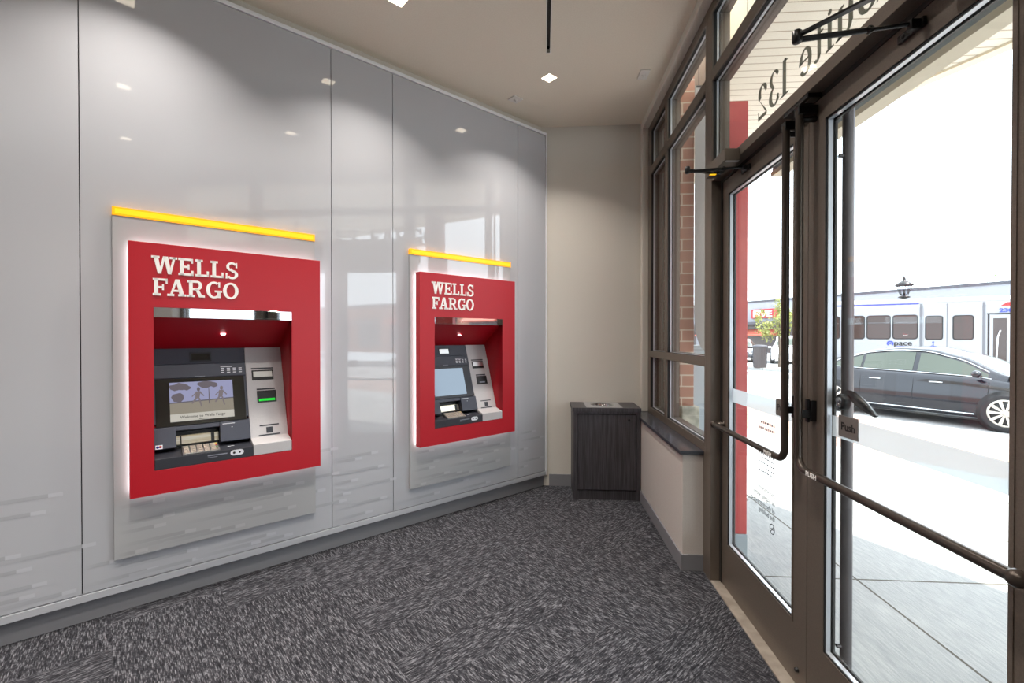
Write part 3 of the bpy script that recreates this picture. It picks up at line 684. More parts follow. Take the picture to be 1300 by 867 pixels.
        for px_ in (.43, .80):                                                 # running figures
            b_ = lambda pts_: q(3, [(px_ + x, y_) for x, y_ in pts_], .0043)
            blob(3 if px_ > .5 else 2, px_ + .01, .80, .03, .055, 10, 7)
            b_([(-.05, .55), (.02, .56), (.045, .74), (-.03, .74)]); b_([(-.05, .56), (-.01, .56), (-.09, .42), (-.11, .44)]); b_([(0, .57), (.03, .56), (.06, .34), (.04, .33)])
            b_([(.03, .70), (.045, .72), (.10, .62), (.085, .60)]); b_([(-.03, .72), (-.02, .70), (-.09, .60), (-.1, .62)])
        q(4, [(0, 0), (1, 0), (1, .19), (0, .19)], .0044)
        pic.build('display_picture', [M['scr_field'], M['scr_hedge'], M['scr_tree'], M['scr_figure'], M['scr_white']], bz)
        text('display_lettering', 'Welcome to Wells Fargo', .0225, slf((SX0 + SX1) / 2, SZ0 + .017, .0045), M['ink'], bz, .0002, 'CENTER', bold=.0002)
        m_ = sm(); m_.box(.395, .44, .1555, .1585, .0044, .0047); m_.build('display_subline', M['ink'], bz)
    # lower blocks round the cash mouth
    lw = sm(); lw.box(x0 + .0006, .277, 0, .121, -.10, .016); lw.box(.498, .6612, 0, .121, -.10, .016); lw.box(.277, .498, .098, .121, -.10, .008); lw.box(x0 + .001, .661, .121, .130, -.06, -.004)
    lw = lw.build('cash_surround', M['charcoal'], a, bevel=.002)
    m_ = sm(); m_.box(.277, .498, .0, .098, -.10, -.06); m_.build('cash_mouth', M['black'], lw)
    m_ = sm(); m_.box(.279, .496, .018, .074, -.055, -.03); fl_ = m_.build('cash_flap', M['brass'], lw, bevel=.003)
    m_ = sm(); m_.box(.300, .306, .018, .07, -.03, -.026); m_.build('flap_rib', M['black'], fl_); m_ = sm(); m_.box(.455, .472, .02, .07, -.03, -.026); m_.build('flap_rib', M['black'], fl_)
    m_ = sm(); m_.box(.180, .213, .001, .025, .016, .0166); st = m_.build('network_sticker', M['icon'], lw)
    m_ = sm(); m_.lathe([(0, 0), (.007, 0), (.007, .0006), (0, .0006)], (.190, .013, .0166), 14); m_.build('sticker_blue', M['blue'], st)
    m_ = sm(); m_.lathe([(0, 0), (.007, 0), (.007, .0006), (0, .0006)], (.203, .014, .0168), 14); m_.build('sticker_red', M['red'], st)
    m_ = sm(); m_.box(.512, .578, .106, .110, .016, .0166); m_.lathe([(0, 0), (.003, 0), (.003, .001), (0, .001)], (.562, .085, .016), 10); m_.build('small_print', M['icon'], lw)
    # shelf with keypad
    sh_ = MB(); sh_.prism([(-0.034 + .05, .870), (-0.034, .868), (-0.118, .851), (-0.1187, .792), (0.1, .792), (0.1, .870)], lambda u, v, w: (w, u, v), x0 + .0008, .6614)
    sh_ = sh_.build('keypad_shelf', M['charcoal_dark'], a, bevel=.002)
    KV = Vector((0, 0.93, 0.36)).normalized(); KN = Vector((0, -0.36, 0.93)).normalized(); KO = Vector((.300, -.114, .857))
    kf = lambda p: KO + Vector((p.x, 0, 0)) + KV * p.y + KN * p.z
    m_ = MB(); m_.tf = kf; m_.box(0, .184, 0, .088, -.012, .004); kp = m_.build('keypad', M['steel'], sh_, bevel=.001)
    ky = MB(); ky.tf = kf
    for c_ in range(4):
        for r_ in range(4):
            ky.box(.008 + c_ * .033, .034 + c_ * .033, .007 + r_ * .0195, .022 + r_ * .0195, .004, .0065)
    ky.build('keys', M['key'], kp)
    for r_, mm in enumerate(('steel', 'green', 'red', 'yellow')):
        m_ = MB(); m_.tf = kf; m_.box(.142, .176, .007 + r_ * .0195, .022 + r_ * .0195, .004, .0065); m_.build('function_key', M['key'], kp)
        m_ = MB(); m_.tf = kf; m_.box(.166, .175, .010 + r_ * .0195, .019 + r_ * .0195, .0065, .0070); m_.build('key_colour', M[mm + '_flat'] if mm != 'steel' else M['ink'], kp)
    ov = MB()
    pl_ = [(.554 + .018 * math.cos(t) , .830 + .0165 * math.sin(t)) for t in [PI / 2 + PI * i / 8 for i in range(9)]] + [(.590 + .018 * math.cos(t), .830 + .0165 * math.sin(t)) for t in [-PI / 2 + PI * i / 8 for i in range(9)]]
    ov.prism(pl_, lambda u, v, w: (u, -.1187 - w, v), 0, .0012); ov = ov.build('headphone_plate', M['icon'], sh_)
    MB().lathe([(0, 0), (.007, 0)], (.556, -.1201, .830), 14, 'y').lathe([(0, 0), (.006, 0)], (.586, -.1201, .830), 14, 'y').build('headphone_jack', M['ink'], ov)
    MB().box(.42, .520, -.1191, -.1187, .830, .836).box(.42, .470, -.1191, -.1187, .820, .823).build('small_print', M['grey_print'], sh_)
    MB().box(.53, .545, -.075, -.062, .8620, .8632).box(.548, .566, -.07, -.06, .863, .8642).build('shelf_icon', M['icon'], sh_)
    return a
M['screen_sky'] = mat('display_sky', rgb(20, 20, 22), 0.25, emit=rgb(150, 152, 186), estr=0.85)
M['scr_field'] = mat('display_field', rgb(20, 20, 20), 0.25, emit=rgb(146, 138, 124), estr=0.8)
M['scr_hedge'] = mat('display_hedge', rgb(20, 20, 20), 0.25, emit=rgb(98, 94, 104), estr=0.8)
M['scr_tree'] = mat('display_tree', rgb(20, 20, 20), 0.25, emit=rgb(104, 96, 104), estr=0.8)
M['scr_figure'] = mat('display_figure', rgb(20, 20, 20), 0.25, emit=rgb(122, 112, 116), estr=0.8)
M['scr_white'] = mat('display_white', rgb(60, 60, 60), 0.25, emit=rgb(196, 192, 182), estr=0.8)
M['screen_blank'] = mat('display_blank', rgb(40, 50, 60), 0.08, emit=rgb(140, 162, 184), estr=0.7)
M['brass'] = noise_col(mat('worn_steel_flap', rgb(210, 196, 168), 0.28, 0.9), rgb(196, 180, 150), rgb(226, 222, 214), (4, 60, 60))
M['key'] = mat('steel_key', rgb(196, 184, 172), 0.4, 0.5)
M['blue'] = mat('blue_print', rgb(40, 60, 160), 0.5)
M['green_flat'] = mat('green_key_print', rgb(40, 130, 60), 0.5); M['red_flat'] = mat('red_key_print', rgb(180, 40, 40), 0.5); M['yellow_flat'] = mat('yellow_key_print', rgb(220, 190, 40), 0.5)
atm(AT[0][0], AT[0][1], 'red framed cash machine with picture on its screen and green card slot, nearer of two', True)
atm(AT[1][0], AT[1][1], 'red framed cash machine with blank blue screen, farther one by the room corner', False)

# ------------------------------------------------------------------ waste cabinet
bn = thing('waste_cabinet', 'dark wood waste bin cabinet with steel drop hole in the back corner', 'waste bin', (0.5975, 4.555, 0))
bx0, bx1, by0, by1 = -.3125, .3125, -.185, .215
c = MB()
c.box(bx0, bx0 + .038, by0 + .003, by1, 0, .835).box(bx1 - .038, bx1, by0 + .003, by1, 0, .835).box(bx0 + .038, bx1 - .038, by1 - .02, by1, 0, .835).box(bx0 + .038, bx1 - .038, by0 + .003, by1 - .02, .815, .835).box(bx0 + .038, bx1 - .038, by0 + .03, by1 - .02, .0, .09)
c.build('cabinet_body', M['wood'], bn, bevel=.001)
MB().box(bx0 + .041, bx1 - .041, by0 + .008, by0 + .028, .098, .808).build('cabinet_door', M['wood'], bn, bevel=.0015)
MB().box(bx0 + .038, bx1 - .038, by0 + .02, by0 + .03, .0, .09).build('toe_panel', M['wood'], bn)
tp = MB(); cx_, cy_ = -.02, .03
# top with a round hole, outer rectangle stitched to the circle
nseg = 32; zt0, zt1 = .835, .871; R = .092; outer = []
X0, X1, Y0, Y1 = bx0 - .012, bx1 + .003, by0 - .002, by1
for k in range(nseg):
    an = 2 * PI * k / nseg; dx_, dy_ = math.cos(an), math.sin(an)
    t = min([v for v in (((X1 - cx_) / dx_) if dx_ > 1e-6 else 9, ((X0 - cx_) / dx_) if dx_ < -1e-6 else 9, ((Y1 - cy_) / dy_) if dy_ > 1e-6 else 9, ((Y0 - cy_) / dy_) if dy_ < -1e-6 else 9)])
    outer.append((cx_ + dx_ * t, cy_ + dy_ * t))
for cn in ((X0, Y0), (X1, Y0), (X1, Y1), (X0, Y1)):
    a_ = math.atan2(cn[1] - cy_, cn[0] - cx_) % (2 * PI); k = round(a_ / (2 * PI) * nseg) % nseg; outer[k] = cn
inner = [(cx_ + R * math.cos(2 * PI * k / nseg), cy_ + R * math.sin(2 * PI * k / nseg)) for k in range(nseg)]
vs = [(x, y, z) for z in (zt0, zt1) for ringp in (outer, inner) for x, y in ringp]
fs = []
for k in range(nseg):
    j = (k + 1) % nseg
    fs += [(2 * nseg + k, 2 * nseg + j, 3 * nseg + j, 3 * nseg + k), (k, nseg + k, nseg + j, j), (k, j, 2 * nseg + j, 2 * nseg + k), (nseg + k, 3 * nseg + k, 3 * nseg + j, nseg + j)]
tp.add(vs, fs); tp.build('cabinet_top', M['wood'], bn)
inl = MB(); rg = [(cx_ + max(-.17, min(.17, .3 * math.cos(2 * PI * k / nseg))), cy_ + max(-.19, min(.18, .3 * math.sin(2 * PI * k / nseg)))) for k in range(nseg)]
vs = [(x, y, .8716) for x, y in rg] + [(x, y, .8716) for x, y in inner]
inl.add(vs, [(k, (k + 1) % nseg, nseg + (k + 1) % nseg, nseg + k) for k in range(nseg)]); inl.build('grey_inlay', M['grey_top'], bn)
MB().lathe([(.110, .872), (.112, .876), (.104, .8775), (.092, .873), (.090, .80), (.088, .77)], (cx_, cy_, 0), 40).build('steel_ring', M['chrome'], bn)
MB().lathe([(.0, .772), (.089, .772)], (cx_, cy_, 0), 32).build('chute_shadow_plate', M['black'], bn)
MB().lathe([(0, -.008), (.009, -.008), (.011, -.005), (.011, .003)], (.205, by0 + .006, .760), 20, 'y').build('key_lock', M['ink'], bn)

# ------------------------------------------------------------------ ceiling fixtures
spots = [(0.047, 3.872), (0.0, 2.06), (0.0, 0.2), (-0.93, 2.915), (-0.98, 1.12), (-1.93, 2.05), (-1.95, 0.15), (-0.98, -0.8), (0.0, -1.7), (-1.95, -1.75), (-2.9, 1.1), (-2.9, -.8)]
SPL = ['square recessed ceiling light by the far end of the black slot', 'square recessed ceiling light cut off by the top edge of the photo']
for k, (x, y) in enumerate(spots):
    if k == 0: lab = SPL[0]
    elif k == 3: lab = SPL[1]
    else: lab = 'square recessed ceiling light out of view, a glint in wall panels'
    t = thing('ceiling_light', lab, 'ceiling light', (x, y, H), PI / 4, 'square recessed ceiling lights')
    MB().ring(-.052, .052, -.052, .052, -.046, .046, -.046, .046, 0, 0) if False else None
    fr = MB()
    for q in ((-.052, .052, -.052, -.047), (-.052, .052, .047, .052), (-.052, -.047, -.047, .047), (.047, .052, -.047, .047)): fr.box(*q, -.004, 0)
    fr.build('lamp_trim', M['lamp_frame'], t)
    MB().box(-.047, .047, -.047, .047, -.002, -.0005).build('lamp_lens', M['lamp'], t)
    ld = bpy.data.lights.new('downlight', 'AREA'); ld.shape = 'SQUARE'; ld.size = 0.09; ld.energy = 14; ld.color = (1.0, 0.93, 0.85); ld.spread = math.radians(112)
    lo = bpy.data.objects.new('lamp_light', ld); COL.objects.link(lo); lo.parent = t; lo.location = (0, 0, -.006)
sl_ = thing('slot_diffuser', 'long black linear slot diffuser in the ceiling', 'air diffuser', (0.036, 2.2, H))
s_ = MB(); ya, yb = slot[2] - 2.2, slot[3] - 2.2
for q in ((-.020, -.012, ya - .006, yb + .006), (.012, .020, ya - .006, yb + .006), (-.012, .012, yb, yb + .006), (-.012, .012, ya - .006, ya)): s_.box(*q, -.003, .004)
s_.build('slot_frame', M['vent_white'], sl_)
MB().box(-.012, .012, ya, yb, .03, .034).box(-.012, -.0115, ya, yb, 0, .03).box(.0115, .012, ya, yb, 0, .03).build('black_channel', M['black'], sl_)
MB().box(-.008, .008, yb - .045, yb - .04, -.001, .02).box(-.002, .002, ya, yb - .05, .006, .02).build('blade', M['iron'], sl_)
for nm, lab, x, y, rz, w_, h_ in (('ceiling_sensor', 'small white ceiling plate near the top of the panelled wall', -.255, 4.195, PI / 4, .052, .048), ('ceiling_sensor', 'small white square ceiling plate close to the window side', .822, 3.87, 0, .040, .066)):
    t = thing(nm, lab, 'ceiling plate', (x, y, H), rz)
    MB().box(-w_, w_, -h_, h_, -.010, 0).build('cover_plate', M['vent_white'], t, bevel=.003)
    MB().lathe([(0, -.018), (.010, -.017), (.014, -.012), (.020, -.0105), (.022, -.0102)], (0, 0, 0), 18).build('sensor_eye', M['vent_white'], t)
    MB().lathe([(0, -.0188), (.004, -.0188), (.004, -.015)], (0, 0, 0), 10).build('sensor_dot', M['charcoal_dark'], t)

# ------------------------------------------------------------------ outside, near
YAW = math.radians(3.9)
RV = Vector((math.cos(YAW), math.sin(YAW), 0)); FV = Vector((-math.sin(YAW), math.cos(YAW), 0))
def ld_(lat, dep, z=0): v = RV * lat + FV * dep; return Vector((v.x, v.y, z))
SD = (RV * -0.4415 + FV * 0.897).normalized()      # along the street, away
SNm = (RV * 0.897 + FV * 0.4415).normalized()      # across the street, away
SANG = math.atan2(SD.y, SD.x)
def st(n, t, z=0): v = SNm * n + SD * t; return Vector((v.x, v.y, z))
def strip(name, n0, n1, t0, t1, z0, z1, m, kind='structure'):
    mb = MB(); a, b, c, d = st(n0, t0), st(n1, t0), st(n1, t1), st(n0, t1)
    mb.prism([(a.x, a.y), (b.x, b.y), (c.x, c.y), (d.x, d.y)], lambda u, v, w: (u, v, w), z0, z1)
    return mb.build(name, m, kind=kind)
# sidewalk wedge between the storefront and the paver strip
pv = MB(); a, b = st(6.98, -14), st(6.98, 40)
def line_at_y(y):  # point on the n=6.98 line at a given Y
    t = (y - SNm.y * 6.98) / SD.y; q = st(6.98, t); return (q.x, q.y)
pv.prism([(1.15, -12), line_at_y(-12), line_at_y(5.2), (1.15, 5.2)], lambda u, v, w: (u, v, w), -.15, 0)
pv.prism([(1.15, 5.2), line_at_y(5.2), line_at_y(12), (1.15, 12)], lambda u, v, w: (u, v, w), -.15, 0)
pv.build('pavement', M['concrete'], kind='structure')
strip('paver_strip', 6.98, 9.78, -14, 60, -.15, -.001, M['paver'])
strip('near_curb', 9.78, 9.93, -14, 60, -.15, .0, M['concrete'])
strip('road', 9.93, 21.5, -20, 90, -.3, -.12, M['asphalt'])
strip('far_curb', 21.5, 21.7, -20, 90, -.3, .02, M['concrete'])
strip('far_pavement', 21.7, 25.5, -20, 90, -.3, 0.0, M['concrete'])
strip('parking_lot', 25.5, 45, -20, 90, -.3, -.05, M['asphalt'])
M['roadline'] = mat('white_road_paint', rgb(225, 225, 222), 0.8)
for n_ in (12.4, 15.7, 19.6): strip('road_line', n_, n_ + .12, -10, 60, -.12, -.116, M['roadline'])

# canopy: soffit whose rim runs with the street, fascia and lintel
rim = lambda y: (3.34 + (3.85 - y) * 0.43 / 0.90 * 1.0, y)
sf = MB(); sf.prism([(1.52, -12), rim(-12), rim(7.4), (1.52, 7.4)], lambda u, v, w: (u, v, w), 3.72, 3.78); sf.build('soffit', M['soffit'], kind='structure')
cp = MB(); cp.prism([rim(-12), (rim(-12)[0] + .12, -12), (rim(7.4)[0] + .12, 7.4), rim(7.4)], lambda u, v, w: (u, v, w), 3.70, 4.5); cp.build('canopy_fascia', M['cream'], kind='structure')
MB().box(1.15, 1.17, -12, 9, 3.62, 3.82).build('wall_front_above', M['cream'], kind='structure')
MB().box(1.50, 1.52, -12, 9, 3.63, 4.5).build('trim_3', M['fascia_seam'], kind='structure')
# sign letters on the canopy rim, facing the street
sg = thing('canopy_sign', 'raised slab-serif letters along the canopy rim, readable only as a reflection', 'sign', (3.0, 0, 3.72))
slab_word('sign_letters', 'WELLS', 0.35, 1.50, -.58, .27, lambda u, v, w: (.10 + w, u, v), M['charcoal_dark'], sg, 0, .05)
slab_word('sign_letters', 'FARGO', 1.72, 2.90, -.58, .27, lambda u, v, w: (.10 + w, u, v), M['charcoal_dark'], sg, 0, .05)
MB().box(.08, .10, .3, 2.95, -.61, -.57).box(.08, .10, .4, .43, -.6, 0).box(.08, .10, 2.8, 2.83, -.6, 0).build('sign_rail', M['charcoal_dark'], sg)

# slim beam over the doors outside, on brackets
cb_ = struct('trim_4')
MB().box(1.44, 1.50, -.2, 3.02, 2.575, 2.88).build('beam', M['grey_ext'], cb_, bevel=.003)
MB().box(1.43, 1.505, -.2, 3.02, 2.545, 2.574).build('beam_edge', M['cream'], cb_)
for y in (.3, 2.98): MB().box(1.15, 1.44, y - .02, y + .02, 2.60, 2.64).build('beam_bracket', M['grey_ext'], cb_)

# red fin beside the door
rf = thing('red_fin', 'tall red metal fin with grey base outside, just left of the doors', 'facade fin', (1.28, 3.30, 0))
MB().box(-.10, .090, -.10, .12, .205, 3.12).build('fin_panel', M['red_ext'], rf, bevel=.004)
MB().box(-.10, .093, -.103, .12, 0, .205).build('fin_base', M['grey_ext'], rf, bevel=.003)
for z in (.43, 1.29): MB().box(.1, .112, -.07, -.02, z - .01, z + .01).build('fin_screw', M['steel'], rf)
# brick pier with stone base
bp_ = thing('brick_pier', 'red brick pier with pale mortar outside the side windows', 'brick pier', (1.24, 4.75, 0))
MB().box(-.035, .085, -.58, 1.0, .93, 4.3).build('brickwork', M['brick'], bp_)
M['stone'] = noise_col(mat('pale_limestone', rgb(176, 176, 160), .8), rgb(150, 152, 138), rgb(196, 194, 178), (14, 14, 14), 5, bump=.4)
MB().box(-.035, .12, -.64, 1.0, 0, .93).build('stone_base', M['stone'], bp_, bevel=.01)
# unidentified grey shape, made up as a banner and a post
pc_ = thing('made_up_post', 'made-up grey post beyond the side window, filling in an unidentified grey area', 'post', (1.45, 4.5, 0))  # invented post, added to grey out the bright view below the banner
MB().box(-.09, .16, -.1, .1, 0, 1.42).build('made_up_shaft', M['grey_ext'], pc_, bevel=.004)
MB().box(-.10, .17, -.11, .11, 1.42, 1.46).build('made_up_cap', M['grey_ext'], pc_, bevel=.004)
bnr = thing('made_up_banner', 'made-up grey banner with curved lower corner, for an unidentified shape beyond the side window', 'banner', (1.40, 4.08, 3.7))  # invented banner; what the grey shape really is stays unknown
bm = MB(); pl_ = [(-.10, 0), (-.10, -1.95)] + [(-.10 + .10 * (1 - math.cos(t)), -1.95 - .33 * math.sin(t)) for t in [PI / 2 * k / 8 for k in range(1, 9)]] + [(.12, -2.28), (.12, 0)]
bm.prism(pl_, lambda u, v, w: (u, w, v), -.004, .004); bm.build('made_up_cloth', mat('made_up_grey_cloth', rgb(150, 146, 142), .8), bnr)
MB().tube([(-.09, 0, -.01), (.14, 0, -.01)], .010, 10).build('made_up_rod', M['iron'], bnr)

# ------------------------------------------------------------------ street: cars
M['car_navy'] = mat('dark_blue_car_paint', rgb(18, 20, 30), 0.2, 0.2, 0.4, coat=0.6)
M['car_white'] = mat('white_car_paint', rgb(226, 228, 232), 0.2, 0, 0.5, coat=1.0)
M['car_black'] = mat('black_car_paint', rgb(38, 42, 52), 0.18, 0.2, 0.5, coat=1.0)
M['car_glass'] = mat('tinted_car_glass', rgb(70, 78, 70), 0.06, 0.0, 0.5)
M['tyre'] = mat('tyre_rubber', rgb(34, 33, 36), 0.8)
M['alloy'] = mat('alloy_rim', rgb(206, 200, 190), 0.3, 0.7)
M['tail'] = mat('red_tail_lamp', rgb(190, 24, 28), 0.2)
M['head'] = mat('clear_head_lamp', rgb(220, 225, 230), 0.1)
def interp(tab, x):
    for (a, va), (b, vb) in zip(tab, tab[1:]):
        if a <= x <= b: t = (x - a) / (b - a); t = t * t * (3 - 2 * t) * .5 + t * .5; return va + (vb - va) * t
    return tab[0][1] if x < tab[0][0] else tab[-1][1]
def car(name, label, loc, rotz, paint, sx=1.0, sz=1.0, suv=False, grp=None):
    """local +x is the nose"""
    c = thing(name, label, 'car', loc, rotz, grp)
    if suv:
        deck = [(-2.4, .70), (-2.3, 1.0), (-2.0, 1.05), (1.0, 1.06), (1.9, .98), (2.3, .85), (2.42, .6)]
        roof = [(-2.2, 1.05), (-1.9, 1.5), (-1.5, 1.66), (-.4, 1.70), (.3, 1.64), (.75, 1.42), (1.25, 1.06)]
    else:
        deck = [(-2.45, .66), (-2.40, .88), (-2.2, 1.0), (-1.6, 1.03), (-.6, .99), (.9, .955), (1.6, .87), (2.1, .74), (2.38, .62), (2.45, .5)]
        roof = [(-1.75, 1.03), (-1.3, 1.24), (-.8, 1.385), (-.3, 1.44), (.15, 1.42), (.6, 1.30), (1.35, .965)]
    W_ = .92
    xs = [-2.45 + 4.9 * i / 48 for i in range(49)]
    rows = []
    for x in xs:
        e = max(abs(x) - 1.9, 0) / .55; hw = W_ * (1 - .16 * e ** 2); zd = interp(deck, x)
        zl = .20 + (.12 * e ** 2)
        zb = max(zl + .08, zd - .09)
        half = [(hw * .93, zl), (hw * .985, zl + .10), (hw, .55 if zd > .62 else (zl + zd) / 2), (hw * .985, zb), (hw * .93, zd - .03), (hw * .80, zd), (hw * .4, zd + .015), (0, zd + .02)]
        rows.append([Vector((x * sx, -y, z * sz)) for y, z in half] + [Vector((x * sx, y, z * sz)) for y, z in reversed(half[:-1])])
    b = MB(); b.grid(rows); b.add(rows[0], [tuple(range(15))]); b.add(rows[-1], [tuple(range(14, -1, -1))])
    b.build('body', paint, c)
    # greenhouse
    g = MB(); rr = []; x0, x1 = roof[0][0], roof[-1][0]
    def gp(x, t):  # point on side surface, t 0..1 from belt to roof edge
        zb = interp(deck, x) - .02; zr = interp(roof, x); hb, hr = W_ * .90, W_ * .66
        k = min(1, max(0, (zr - zb)) / .40)
        return hb + (hb * 1.0 - (hb - hr) * k - hb) * t, zb + (zr - zb) * t
    for i in range(33):
        x = x0 + (x1 - x0) * i / 32
        pr_ = [gp(x, t) for t in (0, .5, .93)]; y2, z2 = gp(x, 1.0); zr = interp(roof, x)
        prof = [(y, z) for y, z in pr_] + [(y2 * .90, zr + .01), (y2 * .5, zr + .03), (0, zr + .035)]
        rr.append([Vector((x * sx, -y, z * sz)) for y, z in prof] + [Vector((x * sx, y, z * sz)) for y, z in reversed(prof[:-1])])
    g.grid(rr); g.build('roof', paint, c)
    # side windows, windscreen and rear window
    wins = [(-1.45, -.95), (-.90, -.02), (.06, 1.10)] if not suv else [(-1.95, -1.35), (-1.28, -.35), (-.28, .95)]
    for sgn in (-1, 1):
        for (a, b_) in wins:
            w = MB(); rws = []
            for i in range(9):
                x = a + (b_ - a) * i / 8; zb = interp(deck, x); zr = interp(roof, x)
                hi_ = max(.12, 1 - .065 / max(.08, zr - zb)) ; lo_ = .08
                ya, za = gp(x, lo_); yb_, zb_ = gp(x, max(lo_ + .02, hi_)); rws.append([Vector((x * sx, sgn * (ya + .006), za * sz)), Vector((x * sx, sgn * (yb_ + .006), zb_ * sz))])
            w.grid(rws); w.build('side_window', M['car_glass'], c)
        # window surround strip, sill trim
        w = MB(); w.tube([Vector((x * sx, sgn * (gp(x, .04)[0] + .008), gp(x, .04)[1] * sz)) for x in [wins[0][0] - .1 + (wins[-1][1] - wins[0][0] + .15) * i / 14 for i in range(15)]], .010, 6)
        w.tube([Vector((x * sx, sgn * (gp(x, .93)[0] + .010), (interp(roof, x) - .035) * sz)) for x in [roof[0][0] + .2 + (roof[-1][0] - roof[0][0] - .45) * i / 16 for i in range(17)]], .011, 6)
        w.build('window_trim', M['chrome'], c)
        w = MB(); w.tube([Vector((x * sx, sgn * .905, .265 * sz)) for x in (-.95, 0, .95)], .016, 6); w.build('sill_trim', M['chrome'], c)
        for hx in (-.72, .30):
            w = MB(); w.tube([(hx * sx, sgn * .925, .80 * sz), ((hx + .10) * sx, sgn * .945, .805 * sz), ((hx + .20) * sx, sgn * .925, .80 * sz)], .013, 8); w.build('door_handle', M['chrome'], c)
        w = MB(); w.lathe([(0, -.09), (.045, -.08), (.065, -.02), (.062, .05), (.02, .085), (0, .09)], (1.0 * sx, sgn * 1.0, 1.0 * sz), 14, 'y'); w.tube([(1.02 * sx, sgn * .86, .95 * sz), (1.0 * sx, sgn * .95, .98 * sz)], .02, 8); w.build('wing_mirror', paint, c)
        w = MB(); w.box(-.052, -.046, 0, 0, 0, 0) if False else None
        for dx_ in (-.92, .02, 1.12):
            w = MB(); w.tube([(dx_ * sx, sgn * .905, .34 * sz), (dx_ * sx, sgn * .925, .55 * sz), ((dx_ + .02) * sx, sgn * .905, .86 * sz)], .004, 4); w.build('door_seam', M['ink'], c)
        w = MB(); w.lathe([(0, -.02), (.10, -.015), (.12, 0)], (-2.33 * sx, sgn * .70, .84 * sz), 14, 'x'); w.build('tail_lamp', M['tail'], c)
        w = MB(); w.lathe([(.13, -.06), (.10, .01), (0, .03)], (2.28 * sx, sgn * .64, .64 * sz), 14, 'x'); w.build('head_lamp', M['head'], c)
    def scr_(xa, xb, nm):
        w = MB(); rws = []
        for i in range(7):
            x = xa + (xb - xa) * i / 6; y1, z1 = gp(x, 1.0); rws.append([Vector((x * sx, yy * y1 * .86, (interp(roof, x) + .016 + .03 * (1 - yy * yy)) * sz)) for yy in (-1, -.5, 0, .5, 1)])
        w.grid(rws); w.build(nm, M['car_glass'], c)
    if suv: scr_(.55, 1.2, 'windscreen'); scr_(-2.17, -1.85, 'rear_window')
    else: scr_(.62, 1.28, 'windscreen'); scr_(-1.68, -1.15, 'rear_window')
    for wx in (-1.42, 1.36):
        for sgn in (-1, 1):
            R_ = .335
            w = MB(); w.lathe([(0, 0), (R_ + .055, 0), (R_ + .055, -.2 * sgn)], (wx * sx, sgn * .926, .33), 28, 'y'); w.build('wheel_arch', M['ink'], c)
            w = MB(); w.lathe([(.235, .012 * sgn), (.30, .022 * sgn), (R_, 0), (R_, -.2 * sgn), (.2, -.2 * sgn)], (wx * sx, sgn * .935, R_), 32, 'y')
            wh = w.build('wheel', M['tyre'], c)
            w = MB(); w.lathe([(.21, .002 * sgn), (.24, .014 * sgn), (.235, -.02 * sgn)], (wx * sx, sgn * .937, R_), 32, 'y')
            w.lathe([(0, .016 * sgn), (.045, .014 * sgn), (.05, 0)], (wx * sx, sgn * .937, R_), 16, 'y')
            for k in range(10):
                an = 2 * PI * k / 10; d0 = Vector((math.cos(an), 0, math.sin(an))); nn_ = Vector((-math.sin(an), 0, math.cos(an))); o_ = Vector((wx * sx, sgn * .949, R_))
                q = [o_ + d0 * .04 + nn_ * .014, o_ + d0 * .04 - nn_ * .014, o_ + d0 * .215 - nn_ * .026, o_ + d0 * .215 + nn_ * .026]
                w.add(q + [p - Vector((0, sgn * .02, 0)) for p in q], [(0, 1, 2, 3), (4, 5, 6, 7), (0, 4, 5, 1), (2, 6, 7, 3), (1, 5, 6, 2), (3, 7, 4, 0)])
            w.build('alloy_rim', M['alloy'], wh)
    if True:
        w = MB(); w.box(2.36 * sx, 2.43 * sx, -.5, .5, .36, .52); w.build('grille', M['ink'], c)
        w = MB(); w.box(2.425 * sx, 2.445 * sx, -.26, .26, .30, .41); w.build('number_plate', M['icon'], c)
    return c
RZ = -.12
# navy sedan: front near wheel at (8.56, 7.98), nose towards the camera's right
fw = ld_(8.56, 7.98, RZ); nose = -SD
cang = math.atan2(nose.y, nose.x)
side = Vector((-nose.y, nose.x, 0))            # local +y
nearsign = -1 if side.dot(-Vector((fw.x, fw.y, 0))) < 0 else 1
cc = fw - nose * 1.36 - side * (nearsign * .93)
car('sedan', 'dark navy sedan driving past the doors, in front of the white bus', cc, cang, M['car_navy'])
fq = -(RV * .50 + FV * .86); face = math.atan2(fq.y, fq.x)
car('parked_suv', 'white car parked across the street behind the street bin', ld_(17.6, 29.4, -.05), face, M['car_white'], .95, 1.0, True)
car('parked_car', 'black car parked across the street, cut by the red fin', ld_(15.45, 31.2, -.05), face, M['car_black'], .95, 1.05)

# ------------------------------------------------------------------ the bus
bd = (RV * -0.838 + FV * 0.545).normalized()   # towards its rear
bnose = -bd; bang = math.atan2(bnose.y, bnose.x)
bref = ld_(14.4, 16.2, RZ)                     # foot of the near side at the wide seam between windows and doors
bside = Vector((-bnose.y, bnose.x, 0)); bs = -1 if bside.dot(-Vector((bref.x, bref.y, 0))) < 0 else 1
M['bus_white'] = mat('white_bus_paint', rgb(148, 149, 153), .4, coat=.2)
M['bus_trim'] = mat('bus_grey_seal', rgb(96, 98, 104), .5)
M['bus_blue'] = mat('bus_blue_stripe', rgb(50, 66, 170), .5)
M['bus_glass'] = mat('bus_tinted_glass', rgb(58, 44, 40), .08, 0, .5)
bus = thing('transit_bus', 'white transit minibus with blue stripe across the street behind the sedan', 'bus', bref, bang)
def by(w): return bs * w
bb = MB(); sec = [(0, .35), (0, 2.75), (-.03, 2.90), (-.14, 3.00), (-.4, 3.06), (-2.0, 3.06), (-2.26, 3.00), (-2.37, 2.90), (-2.4, 2.75), (-2.4, .35)]
rws = [[Vector((x, by(y), z)) for y, z in sec] for x in (-3.25, -1, 0, 3.6)]
